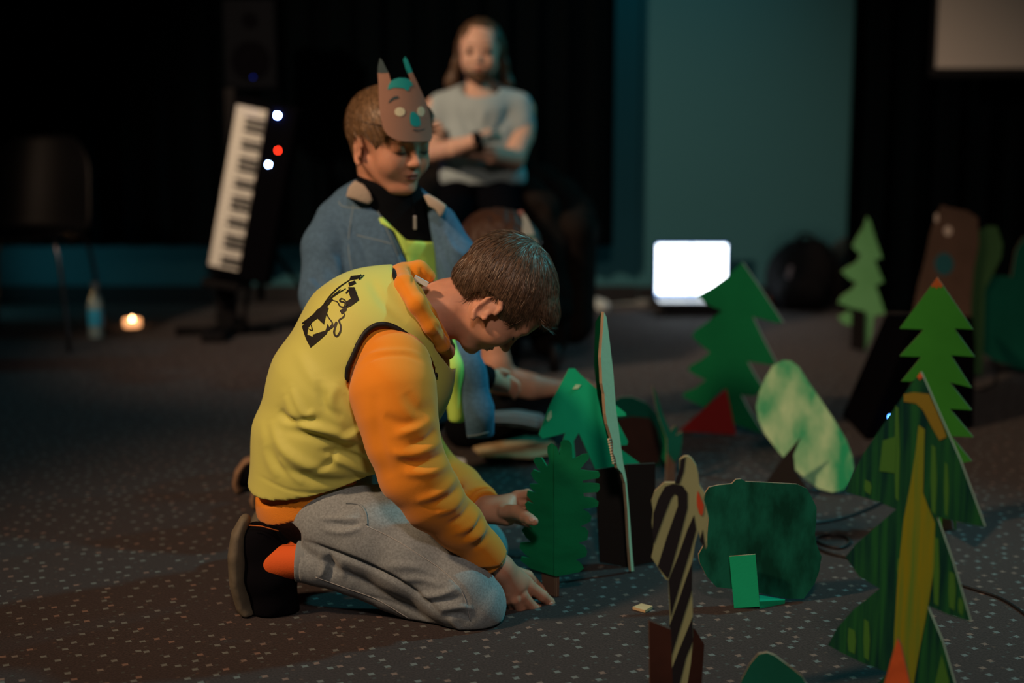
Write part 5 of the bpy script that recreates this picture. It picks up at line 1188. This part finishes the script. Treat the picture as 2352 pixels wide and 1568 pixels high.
# tall edge-on tree
g = G(1452, 1312)
r = root('cardboard_tree', 'tall narrow cardboard tree seen almost edge-on, its pale green back towards the right', 'tree', g)
pl = card_plane(g, 60, 0)
pl2 = card_plane(g+Vector((-0.035, -0.07, 0)), -62, 0)
panel('foliage_panel', [(1384, 716), (1390, 728), (1398, 790), (1406, 860), (1412, 940), (1420, 1000), (1428, 1060), (1436, 1100), (1443, 1180), (1448, 1250), (1453, 1311), (1447, 1311), (1442, 1250), (1438, 1170), (1433, 1110), (1426, 1086), (1415, 1074), (1410, 1050), (1405, 1040), (1404, 1014), (1399, 996), (1392, 974), (1388, 950), (1386, 922), (1385, 904), (1380, 880), (1379, 850), (1377, 820), (1379, 790), (1382, 752)], pl, 0.006, (PALEG, KRAFT, GR_A), r)
panel('cross_panel', [(1383, 716), (1370, 740), (1368, 790), (1367, 840), (1370, 870), (1374, 905), (1384, 950), (1396, 1000), (1406, 1030), (1398, 960), (1388, 870), (1386, 780)], pl2, 0.005, (GR_H, KRAFT), r)
bm = bmesh.new()
for i, (a, b_) in enumerate([(1400+i*1.2, 1008+i*6) for i in range(10)]): add_tube(bm, [on_plane(a+2, b_, pl), on_plane(a-3, b_+1, pl)], 0.0022, 6)
obj_bm('torn_corrugation', bm, mat('torn_paper', (0.5, 0.45, 0.33), 0.9), r)
# dome bush red/green
r, pl, g = simple('cardboard_bush', 'dark red-brown domed cardboard bush with a green rim behind the black trunk', 'bush', [(1402, 925), (1425, 911), (1452, 911), (1485, 925), (1512, 955), (1530, 990), (1545, 1035), (1552, 1072), (1400, 1072)], (1476, 1074), 12, -6, GR_Q)
panel('inner_panel', [(1408, 962), (1450, 955), (1490, 958), (1508, 985), (1514, 1020), (1512, 1062), (1410, 1062)], pl, 0.002, (DARKBR,), r, off=0.005)
# spiky plant
g = G(1545, 1108); r = root('cardboard_plant', 'thin dark green spiky cardboard plant on a brown stalk beside the domed bush', 'plant', g); pl = card_plane(g, 10, 3)
panel('blade', [(1498, 885), (1506, 900), (1522, 950), (1540, 990), (1550, 975), (1556, 985), (1552, 1000), (1566, 990), (1567, 1010), (1562, 1045), (1548, 1062), (1532, 1040), (1530, 1005), (1516, 970), (1506, 935)], pl, 0.004, (GR_Q, KRAFT), r)
pl3 = card_plane(g+Vector((0, 0.02, 0)), -25, 3); panel('blade', [(1512, 960), (1528, 990), (1538, 1040), (1534, 1070), (1520, 1050), (1526, 1020)], pl3, 0.004, (GR_H, KRAFT), r)
panel('stalk', [(1533, 1040), (1552, 1050), (1552, 1108), (1530, 1108)], pl, 0.006, (KRAFTD, KRAFT), r, off=-0.006)
# big deep green tree
z6 = lambda L_: zpx(L_, 1550, 450, 2.6135)
r, pl, g = simple('cardboard_tree', 'large deep green zigzag cardboard tree in front of the laptop, red prop at its foot', 'tree', z6([(408, 398), (520, 560), (652, 758), (615, 762), (470, 722), (530, 850), (612, 1005), (575, 1012), (438, 992), (480, 1070), (532, 1150), (480, 1200), (400, 1192), (440, 1270), (500, 1370), (540, 1425), (490, 1412), (350, 1362), (306, 1290), (300, 1150), (230, 1215), (180, 1268), (110, 1235), (50, 1202), (62, 1178), (130, 1150), (190, 1102), (130, 1075), (80, 1042), (100, 1015), (160, 985), (216, 938), (155, 890), (105, 842), (125, 808), (200, 755), (288, 688), (210, 655), (130, 600), (230, 545), (320, 480)]), (1700, 998), -38, 2, GR_H, th=0.008, edge=mat('grey_edge', (0.40, 0.42, 0.34), 0.85))
pl3 = card_plane(g+Vector((-0.02, -0.01, 0)), 10, 6); panel('prop', [(1668, 893), (1690, 998), (1560, 990), (1575, 975), (1610, 945)], pl3, TH, (RED,), r)
# oval shrub
r, pl, g = simple('cardboard_bush', 'pale mottled green oval cardboard shrub leaning left, black prop in front', 'bush', [(1800, 827), (1818, 829), (1835, 842), (1858, 878), (1886, 918), (1918, 966), (1944, 1010), (1958, 1048), (1962, 1078), (1955, 1105), (1938, 1125), (1912, 1131), (1880, 1122), (1850, 1100), (1822, 1074), (1790, 1040), (1758, 998), (1742, 965), (1737, 935), (1744, 900), (1758, 868), (1775, 840)], (1900, 1136), -26, 22, GR_I)
pl3 = card_plane(G(1810, 1140), -30, 0); panel('prop', [(1839, 1004), (1822, 1045), (1826, 1080), (1848, 1110), (1860, 1140), (1758, 1125), (1762, 1104), (1800, 1050)], pl3, TH, (BLACKC,), r)
# far pale tree
r, pl, g = simple('cardboard_tree', 'pale green cardboard fir tree far back on a black prop against the curtain', 'tree', z6([(1152, 122), (1172, 150), (1205, 260), (1244, 372), (1200, 382), (1225, 450), (1253, 516), (1204, 534), (1235, 620), (1262, 705), (1195, 720), (1180, 830), (1165, 880), (1138, 940), (1128, 900), (1140, 690), (1060, 672), (978, 640), (1000, 600), (1060, 560), (1092, 518), (1050, 500), (998, 452), (1030, 430), (1090, 395), (1116, 352), (1090, 330), (1064, 300), (1100, 230), (1130, 190)]), (1975, 812), -6, 0, GR_J)
pl3 = card_plane(g+Vector((-0.01, -0.02, 0)), 14); panel('prop', [(1957, 712), (1987, 716), (1986, 806), (1954, 800)], pl3, TH, (BLACKC,), r)
panel('low_branch', [(1924, 728), (1950, 714), (1958, 722), (1956, 748), (1938, 744)], pl, TH, (GR_J, KRAFT), r, off=-0.01)
# stage monitor wedge
def wedge():
    g = G(1985, 1008); r = root('stage_monitor', 'black slanted stage monitor speaker on the carpet behind the bright green tree', 'speaker', g)
    fl_, fr_ = G(1932, 955), G(2180, 1010)
    A = [fl_, G(1985, 1012), G(2235, 985), G(2225, 905)]
    top = [on for on in (P(2032, 722, A[0].y-0.02), P(2100, 740, A[1].y+0.02), P(2240, 790, A[2].y+0.02), P(2235, 725, A[3].y+0.25))]
    bm = bmesh.new(); v = [bm.verts.new(p) for p in A+top]
    for f_ in ((0, 1, 2, 3), (4, 5, 6, 7), (0, 1, 5, 4), (1, 2, 6, 5), (2, 3, 7, 6), (3, 0, 4, 7)): bm.faces.new([v[i] for i in f_])
    bmesh.ops.bevel(bm, geom=bm.edges[:], offset=0.008, segments=2, affect='EDGES')
    obj_bm('cabinet', bm, mat('monitor_case', (0.004, 0.004, 0.006), 1.0, spec=0.0), r)
    m = (A[1]+A[2]+top[1]+top[2])/4; n_ = (A[2]-A[1]).cross(top[1]-A[1]).normalized(); n_ = n_ if n_.y < 0 else -n_
    bm = bmesh.new(); add_lathe(bm, [(0.085, 0), (0.08, 0.006), (0.07, 0.003), (0.02, 0.001), (0.001, 0.004)], m+n_*0.001, 20, n_.to_track_quat('Z', 'Y')); obj_bm('grille', bm, SKIRT, r)
    q = P(2044, 957, A[1].y-0.03); bm = bmesh.new(); bmesh.ops.create_uvsphere(bm, u_segments=8, v_segments=6, radius=0.0035, matrix=Matrix.Translation(q)); obj_bm('indicator_light', bm, mat('led_monitor', (0.05, 0.2, 1), 0.4, emit=(0.08, 0.3, 1.0), estr=25), r)
wedge()
# bright green tree with an orange tip
lx = [(2153, 636), (2235, 756), (2192, 754), (2239, 819), (2184, 815), (2232, 890), (2181, 877), (2232, 941), (2181, 938), (2236, 1003), (2185, 1001), (2232, 1058), (2200, 1064), (2196, 1215), (2140, 1215), (2136, 1064), (2072, 1062), (2118, 1001), (2070, 1003), (2118, 938), (2066, 941), (2116, 876), (2070, 875), (2116, 819), (2066, 817), (2122, 756), (2066, 754)]
r, pl, g = simple('cardboard_tree', 'bright grass-green zigzag cardboard fir with an orange tip, right side', 'tree', lx, (2165, 1215), -18, 0, GR_L)
panel('painted_tip', [(2153, 636), (2166, 655), (2160, 661), (2156, 656), (2151, 663), (2146, 657), (2141, 660), (2139, 655)], pl, 0.001, (mat('rust_paint', (0.30, 0.07, 0.01), 0.7),), r, off=0.0035)
pl3 = card_plane(g, 80); panel('prop', [(2166, 1090), (2176, 1100), (2190, 1215), (2166, 1215)], pl3, TH, (BLACKC,), r)
# big painted tree in front
Ym_ = 2.02
gM = P(2110, 1690, Ym_); gM.z = 0
mx = [(2116, 853), (2125, 872), (2160, 952), (2205, 1052), (2263, 1208), (2215, 1200), (2153, 1185), (2190, 1290), (2230, 1425), (2180, 1410), (2130, 1388), (2165, 1470), (2215, 1640), (2225, 1690), (1975, 1690), (1990, 1600), (2040, 1542), (1984, 1521), (1950, 1505), (1903, 1480), (1925, 1440), (1960, 1400), (2022, 1350), (1975, 1322), (1944, 1278), (1965, 1250), (2060, 1168), (2022, 1152), (1944, 1128), (1955, 1100), (1985, 1040), (2050, 945), (2095, 880)]
r = root('cardboard_tree', 'tallest cardboard tree in front at right, dark green with yellow brush strokes', 'tree', gM); pl = card_plane(gM, -34, 0)
panel('cutout', mx, pl, 0.006, (GR_M, mat('kraft_edge_light', (0.46, 0.35, 0.22), 0.85), GR_H), r)
panel('paint_streak', [(2112, 975), (2126, 985), (2124, 1060), (2122, 1130), (2133, 1160), (2150, 1200), (2148, 1300), (2132, 1400), (2112, 1500), (2095, 1600), (2085, 1690), (2042, 1690), (2053, 1540), (2056, 1450), (2065, 1310), (2078, 1190), (2095, 1100), (2106, 1030)], pl, 0.001, (YEL,), r, off=0.0038)
panel('paint_streak', [(2078, 904), (2100, 900), (2136, 904), (2150, 935), (2168, 978), (2176, 1002), (2160, 1010), (2140, 975), (2122, 940), (2106, 925), (2078, 921)], pl, 0.001, (mat('ochre_streak', (0.20, 0.15, 0.012), 0.8),), r, off=0.0040)
for sx_, w_, y0_, y1_ in ((2062, 7, 930, 1150), (2146, 9, 1020, 1180), (2175, 6, 1060, 1185), (1995, 12, 1100, 1135), (2152, 10, 1230, 1390), (2188, 12, 1310, 1400), (2208, 8, 1370, 1412), (1958, 14, 1440, 1500), (1992, 10, 1420, 1515), (2068, 8, 1280, 1330), (2165, 9, 1560, 1690)):
    panel('paint_streak', [(sx_-w_/2, y0_), (sx_+w_/2, y0_+6), (sx_+w_/2+3, (y0_+y1_)/2), (sx_+w_/2, y1_), (sx_-w_/2, y1_-8), (sx_-w_/2-2, (y0_+y1_)/2)], pl, 0.0006, (bpy.data.materials.get('leaf_streak') or mat('leaf_streak', (0.04, 0.15, 0.02), 0.85),), r, off=0.0035)
panel('paint_streak', [(2030, 1010), (2062, 1000), (2058, 1085), (2022, 1080)], pl, 0.001, (bpy.data.materials['leaf_streak'],), r, off=0.0038)
panel('paint_streak', [(2165, 1500), (2182, 1560), (2190, 1690), (2140, 1690), (2142, 1600)], pl, 0.001, (bpy.data.materials['leaf_streak'],), r, off=0.0038)
panel('painted_tip', [(2116, 853), (2122, 867), (2118, 866), (2115, 872), (2111, 866), (2108, 866)], pl, 0.001, (ORC,), r, off=0.0038)
gp = gM+Vector((-0.02, -0.10, 0)); pl3 = card_plane(gp, -30, 0)
panel('prop', [(2062, 1464), (2070, 1480), (2098, 1600), (2105, 1700), (1990, 1700), (2012, 1640), (2040, 1540)], pl3, 0.005, (ORC, KRAFT), r)
# round dark bush
r, pl, g = simple('cardboard_bush', 'squarish dark bottle-green cardboard bush with a bright green folded prop', 'bush', [(1628, 1118), (1650, 1113), (1680, 1110), (1690, 1100), (1702, 1099), (1712, 1105), (1760, 1107), (1830, 1111), (1852, 1121), (1864, 1142), (1875, 1165), (1874, 1195), (1871, 1225), (1875, 1250), (1886, 1277), (1881, 1310), (1870, 1340), (1845, 1374), (1810, 1374), (1740, 1360), (1690, 1352), (1645, 1347), (1622, 1322), (1606, 1290), (1604, 1272), (1622, 1240), (1626, 1190), (1618, 1160), (1613, 1140)], (1760, 1385), 8, 3, GR_G)
pl3 = card_plane(G(1716, 1398), -10, 2); panel('prop', [(1675, 1277), (1735, 1272), (1745, 1392), (1686, 1398)], pl3, 0.004, (GR_B, KRAFT), r)
a_, b_, c_, d_ = G(1744, 1366, 0.004), G(1803, 1376, 0.004), G(1803, 1381, 0.004), G(1745, 1393, 0.004)
bm = bmesh.new(); v = [bm.verts.new(q) for q in (a_, b_, c_, d_)]; w2 = [bm.verts.new(q-Vector((0, 0, 0.004))) for q in (a_, b_, c_, d_)]
bm.faces.new(v); bm.faces.new(w2[::-1])
for i in range(4): bm.faces.new((v[i], w2[i], w2[(i+1) % 4], v[(i+1) % 4]))
obj_bm('prop_foot', bm, GR_B, r)
# striped animal
Yf = 2.12
gF = P(1560, 1680, Yf); gF.z = 0
r = root('cardboard_zebra', 'olive cardboard animal with black painted stripes in a brown slotted base, front centre', 'animal figure', gF); pl = card_plane(gF, -8, 0)
panel('cutout', z5([(760, 626), (778, 625), (792, 634), (812, 665), (820, 700), (824, 745), (848, 782), (842, 810), (852, 840), (862, 880), (856, 950), (856, 1000), (850, 1012), (832, 985), (822, 935), (806, 990), (796, 1060), (795, 1180), (799, 1380), (790, 1480), (770, 1600), (765, 1750), (690, 1750), (688, 1560), (694, 1420), (702, 1300), (696, 1140), (684, 1136), (650, 1082), (626, 1045), (636, 1000), (628, 900), (632, 850), (626, 810), (640, 770), (680, 735), (740, 735), (742, 680), (742, 640)]), pl, 0.005, (OLIVE, KRAFTL, KRAFTD), r)
INKM = mat('stripe_ink', (0.006, 0.006, 0.010), 0.7)
for s_ in ([(634, 862), (655, 800), (682, 752), (715, 740), (755, 748), (776, 778), (776, 840), (745, 960), (700, 1122), (692, 1132), (652, 1082), (690, 960), (736, 830), (734, 790), (722, 782), (708, 800), (680, 870), (636, 990), (630, 940)], [(802, 870), (812, 930), (790, 1010), (762, 1100), (706, 1290), (697, 1140), (740, 1030), (775, 930)], [(768, 630), (746, 640), (743, 680), (722, 738), (742, 740), (760, 690)],
           [(796, 1060), (795, 1180), (760, 1290), (698, 1490), (700, 1330), (740, 1220), (770, 1130)], [(797, 1290), (799, 1390), (770, 1460), (735, 1600), (700, 1600), (694, 1550), (740, 1430)], [(838, 930), (850, 1010), (826, 975)]):
    panel('painted_stripe', z5(s_), pl, 0.0008, (INKM,), r, off=0.0032)
panel('painted_spot', z5([(818, 768), (828, 790), (843, 828), (840, 860), (834, 873), (824, 862), (815, 830), (814, 795)]), pl, 0.0008, (mat('red_spot', (0.45, 0.06, 0.02), 0.6),), r, off=0.0036)
plA = card_plane(gF+Vector((-0.03, -0.05, 0)), 10); panel('base_panel', [(1490, 1424), (1540, 1443), (1545, 1700), (1492, 1700)], plA, 0.005, (DARKBR, KRAFTD), r)
plA = card_plane(gF+Vector((0.02, 0.03, 0)), 20); panel('base_panel', [(1580, 1432), (1596, 1445), (1616, 1478), (1606, 1700), (1560, 1700)], plA, 0.005, (DARKBR, KRAFTD), r)
# bottom edge bush
gQ = P(1770, 1700, 2.02); gQ.z = 0
simple('cardboard_bush', 'dark teal rounded cardboard bush cut off by the bottom edge of the photo', 'bush', [(1742, 1500), (1762, 1497), (1778, 1503), (1812, 1528), (1842, 1552), (1870, 1600), (1880, 1700), (1680, 1700), (1692, 1610), (1703, 1560), (1722, 1524)], gQ, -12, 0, GR_Q)
# far right
simple('cardboard_tree', 'broad dark teal cardboard tree cut off by the right edge of the photo', 'tree', [(2400, 530), (2350, 545), (2332, 575), (2322, 635), (2270, 630), (2248, 650), (2240, 700), (2228, 790), (2280, 826), (2352, 850), (2440, 862), (2440, 530)], (2352, 862), 8, 0, GR_N)
r, pl, g = simple('cardboard_animal', 'brown cardboard animal with pale eye and dark teal nose at the back right', 'animal figure', [(2163, 470), (2180, 476), (2222, 484), (2246, 500), (2248, 560), (2236, 620), (2230, 700), (2226, 868), (2092, 868), (2096, 720), (2110, 650), (2124, 600), (2136, 540), (2148, 500)], (2160, 872), -10, 3, KRAFTD)
for nm, cx_, cy_, rx, ry, m_ in (('eye', 2177, 530, 10, 12, mat('pale_eye', (0.6, 0.5, 0.42), 0.6)), ('ear_mark', 2151, 500, 5, 11, bpy.data.materials['pale_eye']), ('nose', 2168, 606, 22, 26, mat('dark_teal_paint', (0.005, 0.10, 0.12), 0.6))):
    panel(nm, [(cx_+rx*math.cos(t*math.pi/8), cy_+ry*math.sin(t*math.pi/8)) for t in range(16)], pl, 0.001, (m_,), r, off=0.0035)
simple('cardboard_tree', 'dull green round-topped cardboard tree overlapping the brown animal at the back right', 'tree', [(2250, 528), (2270, 518), (2290, 520), (2303, 560), (2300, 590), (2280, 630), (2262, 665), (2256, 860), (2215, 860), (2218, 700), (2204, 650), (2215, 600), (2230, 560)], (2235, 866), -12, 0, mat('dull_green', (0.04, 0.12, 0.04), 0.8))
# flat scraps
def flat(name, label, cat, poly, m, z=0.004, th=0.004):
    V_ = [G(a, b_, z) for a, b_ in poly]; bm = bmesh.new(); v = [bm.verts.new(q) for q in V_]; w_ = [bm.verts.new(q-Vector((0, 0, th))) for q in V_]
    bm.faces.new(v); bm.faces.new(w_[::-1]); n = len(v)
    for i in range(n): bm.faces.new((v[i], w_[i], w_[(i+1) % n], v[(i+1) % n]))
    mark(obj_bm(name, bm, m, None, origin=V_[0]), label, cat)
flat('cardboard_scrap', 'small square cardboard scrap on the carpet right of the held tree', 'cardboard', [(1453, 1393), (1473, 1385), (1499, 1391), (1482, 1401)], KRAFTL, 0.006, 0.005)
def raised():
    r = root('cardboard_cutout', 'unpainted tan cardboard cut-out lying nearly flat in front of the seated children', 'cardboard', G(1180, 1062))
    V_ = []
    for a, b_ in [(1086, 1026), (1110, 1020), (1160, 1012), (1215, 1000), (1262, 1008), (1275, 1020), (1262, 1040), (1220, 1049), (1150, 1047), (1105, 1045)]:
        V_.append(G(a, b_, 0.028))
    bm = bmesh.new(); v = [bm.verts.new(q) for q in V_]; w_ = [bm.verts.new(q-Vector((0, 0, 0.005))) for q in V_]; bm.faces.new(v); bm.faces.new(w_[::-1]); n = len(v)
    for i in range(n): bm.faces.new((v[i], w_[i], w_[(i+1) % n], v[(i+1) % n]))
    obj_bm('sheet', bm, KRAFTL, r)
    bm = bmesh.new()
    for a, b_ in ((1140, 1042), (1225, 1042)):
        q = G(a, b_, 0.015); add_box(bm, (q.x, q.y+0.02, 0.014), (0.03, 0.005, 0.028))
    obj_bm('tab', bm, KRAFTL, r)
raised()
flat('paper_scrap', 'white paper scrap on the carpet between the kneeling boy and the tan cut-out', 'paper', [(1026, 1050), (1038, 1048), (1066, 1054), (1071, 1062), (1066, 1074), (1048, 1074)], mat('white_paper', (0.75, 0.72, 0.74), 0.8), 0.003, 0.002)
